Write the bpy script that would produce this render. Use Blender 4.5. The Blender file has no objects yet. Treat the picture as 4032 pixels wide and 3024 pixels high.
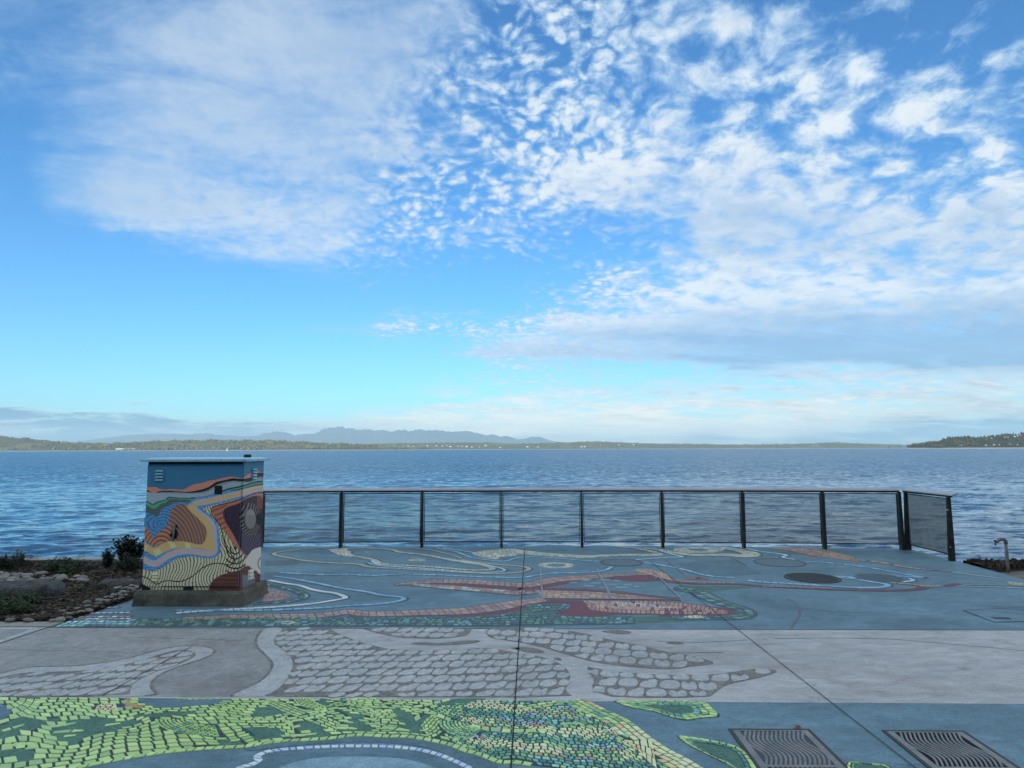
import bpy, math, random
import numpy as np

random.seed(7)
RNG = np.random.default_rng(7)
sc = bpy.context.scene
COL = sc.collection

# ------------------------------------------------------------------ camera
F = 2650.0                       # focal length in photo pixels (4032 wide)
PITCH = math.atan(256 / F)
ROLL = math.radians(0.19)
EYE = 1.79
Rw = np.array([1, 0, 0.0])
Uw = np.array([0, -math.sin(PITCH), math.cos(PITCH)])
Fw = np.array([0, math.cos(PITCH), math.sin(PITCH)])
cR = math.cos(ROLL) * Rw - math.sin(ROLL) * Uw
cU = math.sin(ROLL) * Rw + math.cos(ROLL) * Uw


def ray(px, py):
    return cR * ((px - 2016) / F) + cU * ((1512 - py) / F) + Fw


def G(px, py, z=0.0):
    """the point at height z seen at a photo pixel"""
    d = ray(px, py)
    return np.array([0, 0, EYE]) + d * ((z - EYE) / d[2])


def proj(p):
    q = np.asarray(p, float) - [0, 0, EYE]
    f = q @ Fw
    return 2016 + F * (q @ cR) / f, 1512 - F * (q @ cU) / f


cam = bpy.data.cameras.new('camera')
cam.sensor_width = 36
cam.lens = 36 * F / 4032
cam.clip_start = 0.1
cam.clip_end = 200000
camo = bpy.data.objects.new('camera', cam)
COL.objects.link(camo)
from mathutils import Matrix
camo.matrix_world = Matrix(((cR[0], cU[0], -Fw[0], 0), (cR[1], cU[1], -Fw[1], 0), (cR[2], cU[2], -Fw[2], EYE), (0, 0, 0, 1)))
sc.camera = camo

# ------------------------------------------------------------------ view, sun
sc.view_settings.view_transform = 'Standard'
sc.view_settings.look = 'None'
sc.view_settings.exposure = 0.82
sc.cycles.volume_bounces = 2
sc.view_settings.gamma = 1.0
sc.view_settings.use_curve_mapping = False
SUN_EL = math.radians(16)
sun = bpy.data.lights.new('sun', 'SUN')
sun.energy = 3.0
sun.angle = math.radians(0.5)
sun.color = (1.0, 0.90, 0.76)
suno = bpy.data.objects.new('sun', sun)
suno.rotation_euler = (math.radians(90) - SUN_EL, 0, math.radians(-12))
COL.objects.link(suno)


# ------------------------------------------------------------------ node helper
class NT:
    def __init__(self, tree):
        self.t = tree

    def node(self, kind, **kw):
        n = self.t.nodes.new(kind)
        for k, v in kw.items():
            setattr(n, k, v)
        return n

    def put(self, sock, v):
        if isinstance(v, X):
            v = v.s
        if isinstance(v, bpy.types.NodeSocket):
            self.t.links.new(v, sock)
        elif v is not None:
            if hasattr(sock.default_value, '__len__') and not hasattr(v, '__len__'):
                v = (v,) * len(sock.default_value)
            if hasattr(sock.default_value, '__len__') and len(sock.default_value) == 4 and len(v) == 3:
                v = tuple(v) + (1,)
            sock.default_value = v

    def math(self, op, a, b=None, c=None, clamp=False):
        n = self.node('ShaderNodeMath', operation=op, use_clamp=clamp)
        for i, v in enumerate((a, b, c)):
            if v is not None:
                self.put(n.inputs[i], v)
        return X(self, n.outputs[0])

    def sep(self, v):
        n = self.node('ShaderNodeSeparateXYZ')
        self.put(n.inputs[0], v)
        return [X(self, n.outputs[i]) for i in range(3)]

    def comb(self, x, y, z=0.0):
        n = self.node('ShaderNodeCombineXYZ')
        for i, v in enumerate((x, y, z)):
            self.put(n.inputs[i], v)
        return X(self, n.outputs[0])

    def noise(self, vec, scale, detail=4, rough=0.5, dist=0.0, color=False):
        n = self.node('ShaderNodeTexNoise')
        self.put(n.inputs['Vector'], vec)
        n.inputs['Scale'].default_value = scale
        n.inputs['Detail'].default_value = detail
        n.inputs['Roughness'].default_value = rough
        n.inputs['Distortion'].default_value = dist
        return X(self, n.outputs['Color' if color else 'Fac'])

    def voronoi(self, vec, scale, feature='F1', out='Distance', rnd=1.0, smooth=0.5):
        n = self.node('ShaderNodeTexVoronoi', feature=feature)
        self.put(n.inputs['Vector'], vec)
        n.inputs['Scale'].default_value = scale
        n.inputs['Randomness'].default_value = rnd
        if feature == 'SMOOTH_F1':
            n.inputs['Smoothness'].default_value = smooth
        return X(self, n.outputs[out])

    def vmath(self, op, a, b=None):
        n = self.node('ShaderNodeVectorMath', operation=op)
        self.put(n.inputs[0], a)
        if b is not None:
            if op == 'SCALE':
                self.put(n.inputs['Scale'], b)
            else:
                self.put(n.inputs[1], b)
        return X(self, n.outputs[0])

    def mix(self, f, a, b, blend='MIX'):
        n = self.node('ShaderNodeMix', data_type='RGBA', blend_type=blend)
        self.put(n.inputs['Factor'], f)
        self.put(n.inputs['A'], a) if False else None
        self.put(n.inputs[6], a)
        self.put(n.inputs[7], b)
        return X(self, n.outputs[2])

    def fmix(self, f, a, b):
        n = self.node('ShaderNodeMix', data_type='FLOAT')
        self.put(n.inputs[0], f)
        self.put(n.inputs[2], a)
        self.put(n.inputs[3], b)
        return X(self, n.outputs[0])

    def vmix(self, f, a, b):
        n = self.node('ShaderNodeMix', data_type='VECTOR')
        self.put(n.inputs[0], f)
        self.put(n.inputs[4], a)
        self.put(n.inputs[5], b)
        return X(self, n.outputs[1])

    def smooth(self, v, lo, hi, a=0.0, b=1.0, lin=False):
        n = self.node('ShaderNodeMapRange', interpolation_type='LINEAR' if lin else 'SMOOTHSTEP')
        self.put(n.inputs[0], v)
        for i, q in enumerate((lo, hi, a, b)):
            self.put(n.inputs[1 + i], q)
        return X(self, n.outputs[0])


class X:
    def __init__(self, nt, s):
        self.nt, self.s = nt, s

    def __add__(self, o): return self.nt.math('ADD', self, o)
    __radd__ = __add__
    def __sub__(self, o): return self.nt.math('SUBTRACT', self, o)
    def __rsub__(self, o): return self.nt.math('SUBTRACT', o, self)
    def __mul__(self, o): return self.nt.math('MULTIPLY', self, o)
    __rmul__ = __mul__
    def __truediv__(self, o): return self.nt.math('DIVIDE', self, o)
    def __rtruediv__(self, o): return self.nt.math('DIVIDE', o, self)
    def sat(self): return self.nt.math('ADD', self, 0.0, clamp=True)


def lin(c):
    c = np.asarray(c, float) / 255
    return tuple(np.where(c <= 0.04045, c / 12.92, ((c + 0.055) / 1.055) ** 2.4))


# ------------------------------------------------------------------ world: Nishita sky behind broken cloud decks
SKY_ROWS = [  # photo row the values were read at (negative: added out of frame), then cover / grain / shade for seventeen bearings
    (-1100, '99999999999999999', '55555555555555555', '11111111111111111'),  # unseen cloud cover added overhead for brighter, more neutral ambient light
    (-420, '78888887777777777', '33333334577777777', '22222222222222222'),
    (0,    '67777776565544433', '11111113899999999', '43333444322222333'),
    (180,  '67777776566554544', '11111114899999999', '43333443322222222'),
    (330,  '45677776566665545', '21111125899999999', '43333333322211222'),
    (480,  '25677776676666656', '11111135899999999', '33333333322111122'),
    (620,  '14677776777776656', '11111135788888899', '33332333211111111'),
    (740,  '04777766888888777', '11122268655556788', '33333333112222222'),
    (850,  '02677765646998888', '11222277755444667', '22222222223344333'),
    (960,  '00257765534887788', '11222266666555666', '22222222222333333'),
    (1060, '00002442237888888', '11111155567655555', '11111111111111122'),
    (1130, '00000002248999999', '11111155567655555', '11111111110011112'),
    (1200, '00000145458999999', '11111155555544444', '11111111112234445'),
    (1270, '00000375699999989', '11111167654333344', '11111111113456666'),
    (1350, '00000032799999999', '11111155443322222', '11111111245677788'),
    (1410, '00000014899999999', '11111155443222222', '11111111345777777'),
    (1455, '00000013655567888', '11111155555544444', '11111111233333333'),
    (1505, '00000014546666777', '11111155666666666', '11111111112222222'),
    (1553, '00000025676666777', '55555555666666666', '99990000112222222'),
    (1572, '24541013666667766', '55555555555555555', '99999000011111122'),
    (1588, '10000014777777777', '44444445555544444', '99990000011111122'),
    (1606, '94100136777777778', '44444445555544444', '99900001111111122'),
    (1640, '99742567788888899', '33333344444444333', '99984100000001235'),
    (1675, '89997788889999999', '44444443333333322', '58776321000112588'),
    (1700, '99999999999999999', '33333333333333322', '46666421011223799'),
    (1735, '99999999999999999', '11111111111111111', '88887654444556899'),
]


def build_world():
    w = bpy.data.worlds.new('World')
    sc.world = w
    w.use_nodes = True
    w.node_tree.nodes.clear()
    n = NT(w.node_tree)
    tc = n.node('ShaderNodeTexCoord')
    d = n.vmath('NORMALIZE', tc.outputs['Generated'])
    dx, dy, dz = n.sep(d)
    sky = n.node('ShaderNodeTexSky', sky_type='NISHITA', sun_disc=False)
    sky.sun_elevation = SUN_EL
    sky.sun_rotation = math.radians(180)
    sky.altitude = 0
    sky.air_density = 1.0
    sky.dust_density = 0.6
    sky.ozone_density = 2.2
    hs = n.node('ShaderNodeHueSaturation')
    hs.inputs['Saturation'].default_value = 1.12
    n.t.links.new(sky.outputs[0], hs.inputs['Color'])
    skyc = hs.outputs[0]

    # perspective of a flat cloud deck
    h = n.math('MAXIMUM', dz, 0.0) + 0.055
    hp = n.math('POWER', h, 0.62) * 0.80
    P = n.comb(dx / hp, dy / hp)
    # bearing and height over the horizon, as tangents
    ay = n.math('MAXIMUM', n.math('ABSOLUTE', dy), 0.25)
    bx, bz = dx / ay, dz / ay
    wob = n.noise(P, 1.1, 5, 0.6, color=True)
    wx, wy, wz = n.sep(wob)
    el = n.smooth(bz, 0.0, 0.35, 0.15, 1.0, lin=True)
    bxw = bx + (wx - 0.5) * 0.46 * el
    bzw = bz + (wy - 0.5) * 0.15 * el
    prev = None
    pz = None
    acc = None
    for (py, a, b, c) in reversed(SKY_ROWS):
        assert len(a) == len(b) == len(c) == 17, (py, len(a), len(b), len(c))
        r = n.node('ShaderNodeValToRGB')
        r.color_ramp.interpolation = 'EASE'
        pts = []
        for k in range(17):
            q = ray(k * 252, py)
            pts.append(q[0] / q[1])
        zrow = ray(2016, py)
        zrow = zrow[2] / zrow[1]
        els = r.color_ramp.elements
        while len(els) < 17:
            els.new(0.5)
        for k in range(17):
            els[k].position = 0.5 + pts[k] / 1.8
        for k in range(17):
            els[k].color = (int(a[k]) / 9, int(b[k]) / 9, int(c[k]) / 9, 1)
        n.put(r.inputs[0], bxw / 1.8 + 0.5)
        if acc is None:
            acc = X(n, r.outputs[0])
        else:
            acc = n.mix(n.smooth(bzw, pz, zrow), acc, r.outputs[0])
        pz = zrow
    cov, tex, shd = n.sep(acc)

    # grain: fine ripple grains in the middle, larger puffs to the right
    warp = n.vmath('ADD', P, n.vmath('SCALE', n.noise(P, 3.0, 3, 0.6, color=True), 0.16))
    big = n.smooth(bx, 0.05, 0.38)
    vS = n.voronoi(warp, 30.0, 'SMOOTH_F1', smooth=0.35)
    vL = n.voronoi(warp, 10.0, 'SMOOTH_F1', smooth=0.5)
    puff = 1.0 - n.fmix(big, vS, vL) * 1.7
    fb = n.fmix(big, n.noise(warp, 19.0, 6, 0.62), n.noise(warp, 10.5, 7, 0.62))
    fbl = n.noise(P, 3.0, 4, 0.55)
    px_, py_, pz_ = n.sep(P)
    veil = n.noise(n.comb(px_ * 0.75 + py_ * 0.55, py_ * 2.2 - px_ * 0.5), 1.7, 8, 0.62, 0.7)
    cell = (puff - 0.42) * 0.42 + (fb - 0.5) * 1.9 + (fbl - 0.5) * 0.9
    vl = (veil - 0.5) * 1.9 + (fb - 0.5) * 0.35
    amp = n.fmix(n.smooth(tex, 0.1, 0.95, lin=True), vl * 1.5, cell * 1.9)
    fine = n.noise(n.comb(bx * 1.0, bz * 8.0 + bx * 0.15), 8.0, 7, 0.66, 0.3)        # thin level streaks low over the horizon
    low = n.smooth(bz, 0.16, 0.06)
    amp = amp * (1.0 - low * 0.65) + (fine - 0.5) * low * 3.6
    den = ((cov - 0.5) * 1.75 + 0.5 + amp)
    D = n.smooth(den, 0.0, n.fmix(tex, 1.55, 1.05))
    core = n.smooth(den, 0.25, 1.35)
    # light on the clouds
    warm = n.smooth(bz, 0.15, 0.04)
    lit = n.mix(warm, (0.83, 0.90, 0.955), (1.22, 1.10, 0.93))
    thin = n.mix(warm, (0.42, 0.65, 0.90), (0.82, 0.93, 0.95))
    gray = n.mix(warm, (0.30, 0.48, 0.73), (0.06, 0.22, 0.42))
    relief = n.smooth(n.noise(n.vmath('ADD', warp, (0.02, 0.035, 0.0)), 9.0, 5, 0.6) - fb, -0.22, 0.22)
    sh = (shd * 1.3 + (relief - 0.5) * 0.5 * tex + (fine - 0.5) * low * 0.9 + (veil - 0.5) * 0.9).sat()
    cl = n.mix(core, thin, n.mix(sh, lit, gray))
    out = n.mix(D * n.fmix(tex, 0.80, 0.97), n.vmath('MULTIPLY', skyc, (0.40, 0.77, 1.02)), n.vmath('SCALE', cl, 5.5))
    bg = n.node('ShaderNodeBackground')
    bg.inputs['Strength'].default_value = 0.105
    n.put(bg.inputs['Color'], out)
    o = n.node('ShaderNodeOutputWorld')
    n.t.links.new(bg.outputs[0], o.inputs[0])
    w.cycles.sampling_method = 'MANUAL'
    w.cycles.sample_map_resolution = 512


build_world()


# ------------------------------------------------------------------ mesh and object helpers
class MB:
    def __init__(self):
        self.v, self.f, self.c = [], [], []

    def add(self, vs, fs, col=None):
        b = len(self.v)
        self.v.extend([tuple(float(t) for t in p) for p in vs])
        self.f.extend([tuple(b + i for i in q) for q in fs])
        self.c.extend([col] * len(fs))

    def box(self, lo, hi, col=None):
        (a, b, c), (d, e, f) = lo, hi
        self.add([(a, b, c), (d, b, c), (d, e, c), (a, e, c), (a, b, f), (d, b, f), (d, e, f), (a, e, f)],
                 [(3, 2, 1, 0), (4, 5, 6, 7), (0, 1, 5, 4), (1, 2, 6, 5), (2, 3, 7, 6), (3, 0, 4, 7)], col)

    def prism(self, pts, z0, z1, inset=0.0, col=None):
        """vertical prism over a 2-D outline (anticlockwise or not), top slightly inset"""
        pts = np.asarray(pts, float)[:, :2]
        x, y = pts[:, 0], pts[:, 1]
        if np.sum(x * np.roll(y, -1) - np.roll(x, -1) * y) < 0:
            pts = pts[::-1]
        n = len(pts)
        c = pts.mean(0)
        top = c + (pts - c) * (1 - inset)
        vs = [(p[0], p[1], z0) for p in pts] + [(p[0], p[1], z1) for p in top]
        fs = [tuple(range(n, 2 * n))] + [(i, (i + 1) % n, n + (i + 1) % n, n + i) for i in range(n)]
        self.add(vs, fs, col)

    def sheet(self, pts, z, col=None):
        pts = np.asarray(pts, float)[:, :2]
        x, y = pts[:, 0], pts[:, 1]
        if np.sum(x * np.roll(y, -1) - np.roll(x, -1) * y) < 0:
            pts = pts[::-1]
        self.add([(p[0], p[1], z) for p in pts], [tuple(range(len(pts)))], col)

    def tube(self, pts, r, n=8, col=None, cap=True):
        pts = [np.asarray(p, float) for p in pts]
        rs = r if hasattr(r, '__len__') else [r] * len(pts)
        b = []
        for i, p in enumerate(pts):
            t = pts[min(i + 1, len(pts) - 1)] - pts[max(i - 1, 0)]
            t = t / (np.linalg.norm(t) + 1e-9)
            a = np.cross(t, [0, 0, 1.0]) if abs(t[2]) < 0.9 else np.cross(t, [1.0, 0, 0])
            a /= np.linalg.norm(a)
            bb = np.cross(t, a)
            for k in range(n):
                q = 2 * math.pi * k / n
                b.append(p + (a * math.cos(q) + bb * math.sin(q)) * rs[i])
        fs = []
        for i in range(len(pts) - 1):
            for k in range(n):
                fs.append((i * n + k, i * n + (k + 1) % n, (i + 1) * n + (k + 1) % n, (i + 1) * n + k))
        if cap:
            fs.append(tuple(range(n - 1, -1, -1)))
            fs.append(tuple((len(pts) - 1) * n + k for k in range(n)))
        self.add(b, fs, col)

    def mesh(self, name, mat, smooth=False):
        me = bpy.data.meshes.new(name)
        me.from_pydata(self.v, [], self.f)
        if any(c is not None for c in self.c):
            ca = me.color_attributes.new('Col', 'FLOAT_COLOR', 'CORNER')
            cols = np.array([tuple(c if c is not None else (0.5, 0.5, 0.5))[:3] + (1.0,) for c in self.c], np.float32)
            cnt = np.array([len(q) for q in self.f])
            ca.data.foreach_set('color', np.repeat(cols, cnt, axis=0).ravel())
        if mat is not None:
            me.materials.append(mat)
        if smooth:
            me.polygons.foreach_set('use_smooth', [True] * len(me.polygons))
        me.update()
        return me

    def obj(self, name, mat, parent=None, smooth=False):
        return link(name, self.mesh(name, mat, smooth), parent)


def link(name, data, parent=None):
    o = bpy.data.objects.new(name, data)
    COL.objects.link(o)
    if parent is not None:
        o.parent = parent
    return o


def tag(o, label=None, cat=None, group=None, kind=None):
    for k, v in (('label', label), ('category', cat), ('group', group), ('kind', kind)):
        if v:
            o[k] = v
    return o


def thing(name, label, cat, loc=(0, 0, 0), group=None):
    o = bpy.data.objects.new(name, None)
    o.empty_display_size = 0.2
    COL.objects.link(o)
    o.location = loc
    return tag(o, label, cat, group)


# ------------------------------------------------------------------ materials
def material(name, rough=0.6, metal=0.0, spec=0.5):
    m = bpy.data.materials.new(name)
    m.use_nodes = True
    n = NT(m.node_tree)
    b = m.node_tree.nodes['Principled BSDF']
    b.inputs['Roughness'].default_value = rough
    b.inputs['Metallic'].default_value = metal
    b.inputs['Specular IOR Level'].default_value = spec
    return m, n, b


def bump(n, b, height, strength, dist=0.01):
    bp = n.node('ShaderNodeBump')
    bp.inputs['Strength'].default_value = strength
    bp.inputs['Distance'].default_value = dist
    n.put(bp.inputs['Height'], height)
    n.t.links.new(bp.outputs[0], b.inputs['Normal'])


def mottled(name, c1, c2, scale=3.0, rough=0.7, fine=60.0, bmp=0.3, metal=0.0, dist=0.004, c3=None, spots=0.0, spec=0.4, stretch=None, rvar=0.15, grain=0.6, worn=0.0):
    m, n, b = material(name, rough, metal, spec)
    g = n.node('ShaderNodeNewGeometry').outputs['Position']
    v = g if stretch is None else n.vmath('MULTIPLY', g, stretch)
    a = n.noise(v, scale, 7, 0.62, 0.6)
    f = n.noise(g, fine, 5, 0.7)
    col = n.mix(n.smooth(a, 0.30, 0.70), c1, c2)
    if c3 is not None:
        s = n.noise(n.vmath('ADD', v, (7.3, 2.1, 0)), scale * 0.37, 5, 0.6, 0.8)
        col = n.mix(n.smooth(s, 0.52, 0.70) * 0.8, col, c3)
    md = n.noise(v, scale * 6.0, 6, 0.7, 0.8)
    gv_ = (f - 0.5) * (1.6 * grain) + (md - 0.5) * (1.3 * grain) + 1.0
    col = n.vmath('SCALE', col, gv_)
    if worn:
        sc_ = n.noise(n.vmath('MULTIPLY', g, (1.1, 5.0, 1.0)), 1.7, 7, 0.72, 1.4)
        col = n.mix(n.smooth(sc_, 0.56, 0.70) * worn, col, n.vmath('SCALE', col, 0.62))
        lt = n.noise(n.vmath('MULTIPLY', n.vmath('ADD', g, (3.7, 9.1, 0)), (2.4, 1.0, 1.0)), 2.3, 7, 0.75, 1.2)
        col = n.mix(n.smooth(lt, 0.60, 0.74) * worn, col, n.vmath('SCALE', col, 1.35))
    if spots:
        sp = n.voronoi(g, 9.0)
        col = n.mix(n.smooth(sp, 0.035, 0.02) * spots, col, (0.02, 0.02, 0.02))
    n.put(b.inputs['Base Color'], col)
    n.put(b.inputs['Roughness'], n.smooth(a, 0.25, 0.75, rough - rvar, rough + rvar * 0.6))
    bump(n, b, f, bmp, dist)
    return m


def attr_mat(name, rough=0.5, var=0.35, fine=45.0, bmp=0.15, spec=0.4):
    m, n, b = material(name, rough, 0, spec)
    at = n.node('ShaderNodeVertexColor', layer_name='Col')
    g = n.node('ShaderNodeNewGeometry').outputs['Position']
    f = n.noise(g, fine, 6, 0.65)
    a = n.noise(g, 3.0, 4, 0.6)
    col = n.vmath('SCALE', at.outputs['Color'], f * var + (1.0 - var * 0.5) + (a - 0.5) * var)
    n.put(b.inputs['Base Color'], col)
    n.put(b.inputs['Roughness'], f * 0.25 + (rough - 0.12))
    bump(n, b, f, bmp, 0.003)
    return m


KD = 1.55                                    # display value under the shaded daylight -> surface reflectance
TINT = np.array([0.99, 0.94, 0.84])


def D(r, g, b, k=1.0):
    return tuple(np.clip(np.array(lin((r, g, b))) * KD * k * TINT, 0.004, 0.85))


M = {}
M['teal'] = mottled('teal_concrete', D(71, 98, 114), D(93, 121, 138), 1.6, 0.66, 70, 0.4, c3=D(64, 88, 102), spots=0.8, stretch=(0.7, 1.2, 1), grain=0.9, worn=0.8)
M['teal_dark'] = mottled('dark_teal_concrete', D(68, 92, 106), D(84, 110, 125), 2.0, 0.72, 90, 0.8, grain=0.9, worn=0.8)
M['teal_light'] = mottled('light_teal_concrete', D(100, 128, 146), D(118, 146, 164), 2.0, 0.6, 80, 0.3, grain=0.9, worn=0.8)
M['grey'] = mottled('grey_concrete', D(140, 142, 148), D(158, 159, 165), 1.1, 0.7, 80, 0.35, c3=D(126, 125, 126), spots=0.8, stretch=(0.6, 1.5, 1), grain=0.9, worn=0.8)
M['grey_worn'] = mottled('worn_concrete', D(118, 121, 125), D(135, 137, 141), 1.7, 0.75, 80, 0.4, c3=D(106, 107, 108), grain=0.9, worn=0.8)
M['grey_blast'] = mottled('sandblasted_concrete', D(94, 94, 94), D(114, 113, 112), 3.0, 0.85, 60, 1.0, grain=1.6)
M['grey_smooth'] = mottled('smooth_concrete', D(140, 144, 150), D(156, 158, 163), 2.2, 0.65, 60, 0.3, c3=D(132, 134, 138), grain=0.9, worn=0.4)
M['joint'] = mottled('joint_filler', D(24, 27, 30), D(38, 40, 42), 6, 0.9)
M['kerb'] = mottled('kerb_concrete', D(118, 118, 116), D(140, 140, 138), 3, 0.8, 60, 0.5)
M['plinth'] = mottled('plinth_concrete', D(66, 62, 56), D(98, 92, 84), 5, 0.9, 40, 0.9, c3=D(50, 46, 40), dist=0.01)
M['steel'] = mottled('weathered_steel', D(38, 38, 37), D(56, 54, 51), 6, 0.55, 60, 0.15, metal=0.3)
M['rail'] = mottled('rail_steel', (0.42, 0.39, 0.40), (0.52, 0.48, 0.48), 5, 0.45, 70, 0.1, metal=0.35)
M['wire'] = mottled('mesh_wire', (0.26, 0.25, 0.22), (0.34, 0.33, 0.29), 9, 0.5, 60, 0.05, metal=0.3)
M['iron'] = mottled('cast_iron', (0.17, 0.168, 0.162), (0.29, 0.28, 0.265), 7, 0.5, 90, 0.4, metal=0.35)
M['void'] = mottled('drain_pit', (0.004, 0.004, 0.004), (0.008, 0.008, 0.008), 5, 0.95)
M['tile'] = attr_mat('mosaic_tile', 0.42, 0.30)
M['tile_far'] = attr_mat('mosaic_tile_far', 0.5, 0.35)
M['leafpaint'] = mottled('green_stained_concrete', D(54, 88, 80), D(74, 110, 96), 6, 0.7, 60, 0.6, c3=D(56, 84, 92), grain=1.2)
M['grout'] = mottled('slate_grout', D(42, 60, 64), D(56, 74, 76), 5, 0.85, 80, 0.5)
M['soil'] = mottled('bed_soil', D(20, 17, 13), D(38, 32, 25), 5, 0.95, 45, 1.0, dist=0.02)
M['chip'] = attr_mat('bark_chip', 0.85, 0.5)
M['stone'] = None
M['bluff'] = mottled('wooded_bluff', (0.03, 0.05, 0.025), (0.07, 0.085, 0.05), 0.08, 0.9, 1.0, 0.5)
M['sand'] = mottled('gravel', D(86, 84, 80), D(112, 108, 102), 3, 0.9, 60, 1.0, dist=0.02)
M['seawall'] = mottled('seawall', D(60, 60, 58), D(86, 84, 80), 1, 0.9, 20, 0.6)
M['tarwood'] = mottled('dark_timber', D(20, 17, 13), D(44, 36, 26), 3, 0.9, 40, 1.0, dist=0.02)

# ------------------------------------------------------------------ sea
SEA = -3.6


def water_material():
    m, n, b = material('sea_water', 0.06, 0, 0.5)
    b.inputs['Base Color'].default_value = (0.018, 0.078, 0.150, 1)
    b.inputs['IOR'].default_value = 1.333
    g = n.node('ShaderNodeNewGeometry').outputs['Position']
    gx, gy, gz = n.sep(g)
    v = n.comb(gx * 0.34, gy - gx * 0.10)
    nn = n.node('ShaderNodeNewGeometry').outputs['Normal']
    s1 = n.noise(v, 1.9, 3, 0.62, 0.3, color=True)
    s2 = n.noise(n.vmath('ADD', v, (31.0, 7.0, 0.0)), 0.50, 3, 0.6, 0.2, color=True)
    s3 = n.noise(v, 0.04, 3, 0.6)
    ax, ay_, az_ = n.sep(s1)
    bx_, by_, bz_ = n.sep(s2)
    far = n.smooth(gy, 30, 190)
    gust = n.smooth(s3, 0.3, 0.7, 0.7, 1.3)
    crest = n.smooth(ay_, 0.52, 0.72) * 0.55 + n.smooth(by_, 0.55, 0.72) * 0.30
    sx = ((ax - 0.5) * 0.50 + (bx_ - 0.5) * 0.25) * gust
    sy = ((az_ - 0.5) * n.fmix(far, 0.45, 1.3) + (bz_ - 0.5) * 0.30 - crest * n.fmix(far, 0.62, 0.55)) * gust - n.fmix(far, -0.03, 0.17)
    nrm = n.vmath('NORMALIZE', n.vmath('ADD', nn, n.comb(sx, sy, 0.0)))
    n.put(b.inputs['Normal'], nrm)
    n.put(b.inputs['Roughness'], n.fmix(n.smooth(gy, 60, 2500), 0.05, 0.16))
    return m


def build_sea():
    ys = [13.0]
    while ys[-1] < 700:
        y = ys[-1]
        ys.append(y + 0.13 * (max(y, 26) / 30) ** 1.45)
    while ys[-1] < 60000:
        ys.append(ys[-1] * 1.12)
    ys = np.array(ys)
    nx = 560
    u = np.linspace(-1.25, 1.25, nx)
    Y = np.repeat(ys[:, None], nx, 1)
    Xc = u[None, :] * (Y + 22)
    dy = np.gradient(ys)[:, None]
    dx = (2.5 / nx) * (Y + 22)
    Z = np.zeros_like(Y)
    r = np.random.default_rng(3)
    for k in range(64):
        L = 0.6 * (5.5 / 0.6) ** (k / 63.0)
        a = math.radians(r.normal(8, 24 if L < 3 else 15))
        kx, ky = math.sin(a) * 2 * math.pi / L, math.cos(a) * 2 * math.pi / L
        A = 0.0048 * L ** 0.9
        fade = np.clip((L / (2.2 * dy) - 1) / 1.0, 0, 1) * np.clip(L / (2.0 * dx * max(abs(math.sin(a)), 0.25)) - 0.5, 0, 1)
        ph = r.uniform(0, 6.28)
        s = np.sin(kx * Xc + ky * Y + ph)
        Z += A * fade * (s + 0.25 * (s * s - 0.5))
    gust = 0.75 + 0.35 * np.sin(Xc * 0.05 + Y * 0.021) * np.sin(Y * 0.07 - Xc * 0.013 + 1.0)
    Z = SEA + Z * gust
    verts = np.stack([Xc, Y, Z], -1).reshape(-1, 3)
    ny = len(ys)
    i = np.arange(ny - 1)[:, None] * nx + np.arange(nx - 1)[None, :]
    faces = np.stack([i, i + 1, i + nx + 1, i + nx], -1).reshape(-1, 4)
    me = bpy.data.meshes.new('water')
    me.vertices.add(len(verts))
    me.vertices.foreach_set('co', verts.ravel())
    me.loops.add(faces.size)
    me.loops.foreach_set('vertex_index', faces.ravel())
    me.polygons.add(len(faces))
    me.polygons.foreach_set('loop_start', np.arange(0, faces.size, 4))
    me.polygons.foreach_set('use_smooth', np.ones(len(faces), bool))
    me.update(calc_edges=True)
    me.materials.append(water_material())
    tag(link('water', me), 'choppy blue sea stretching to the far shore', 'sea', kind='structure')


build_sea()

# ------------------------------------------------------------------ far land
HILL_MAT = {}


def land_mat(name, c1, c2, scale, c3=None):
    m, n, b = material(name, 0.95, 0, 0.1)
    g = n.node('ShaderNodeNewGeometry').outputs['Position']
    a = n.noise(g, scale, 6, 0.7)
    col = n.mix(n.smooth(a, 0.35, 0.65), c1, c2)
    if c3:
        col = n.mix(n.smooth(n.noise(g, scale * 0.25, 4, 0.6), 0.52, 0.62), col, c3)
    gx_, gy_, gz_ = n.sep(g)
    if scale > 0.005:
        col = n.mix(n.smooth(gz_, SEA + 7.0, SEA + 1.5), col, (0.42, 0.39, 0.34))
    n.put(b.inputs['Base Color'], col)
    return m


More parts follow.
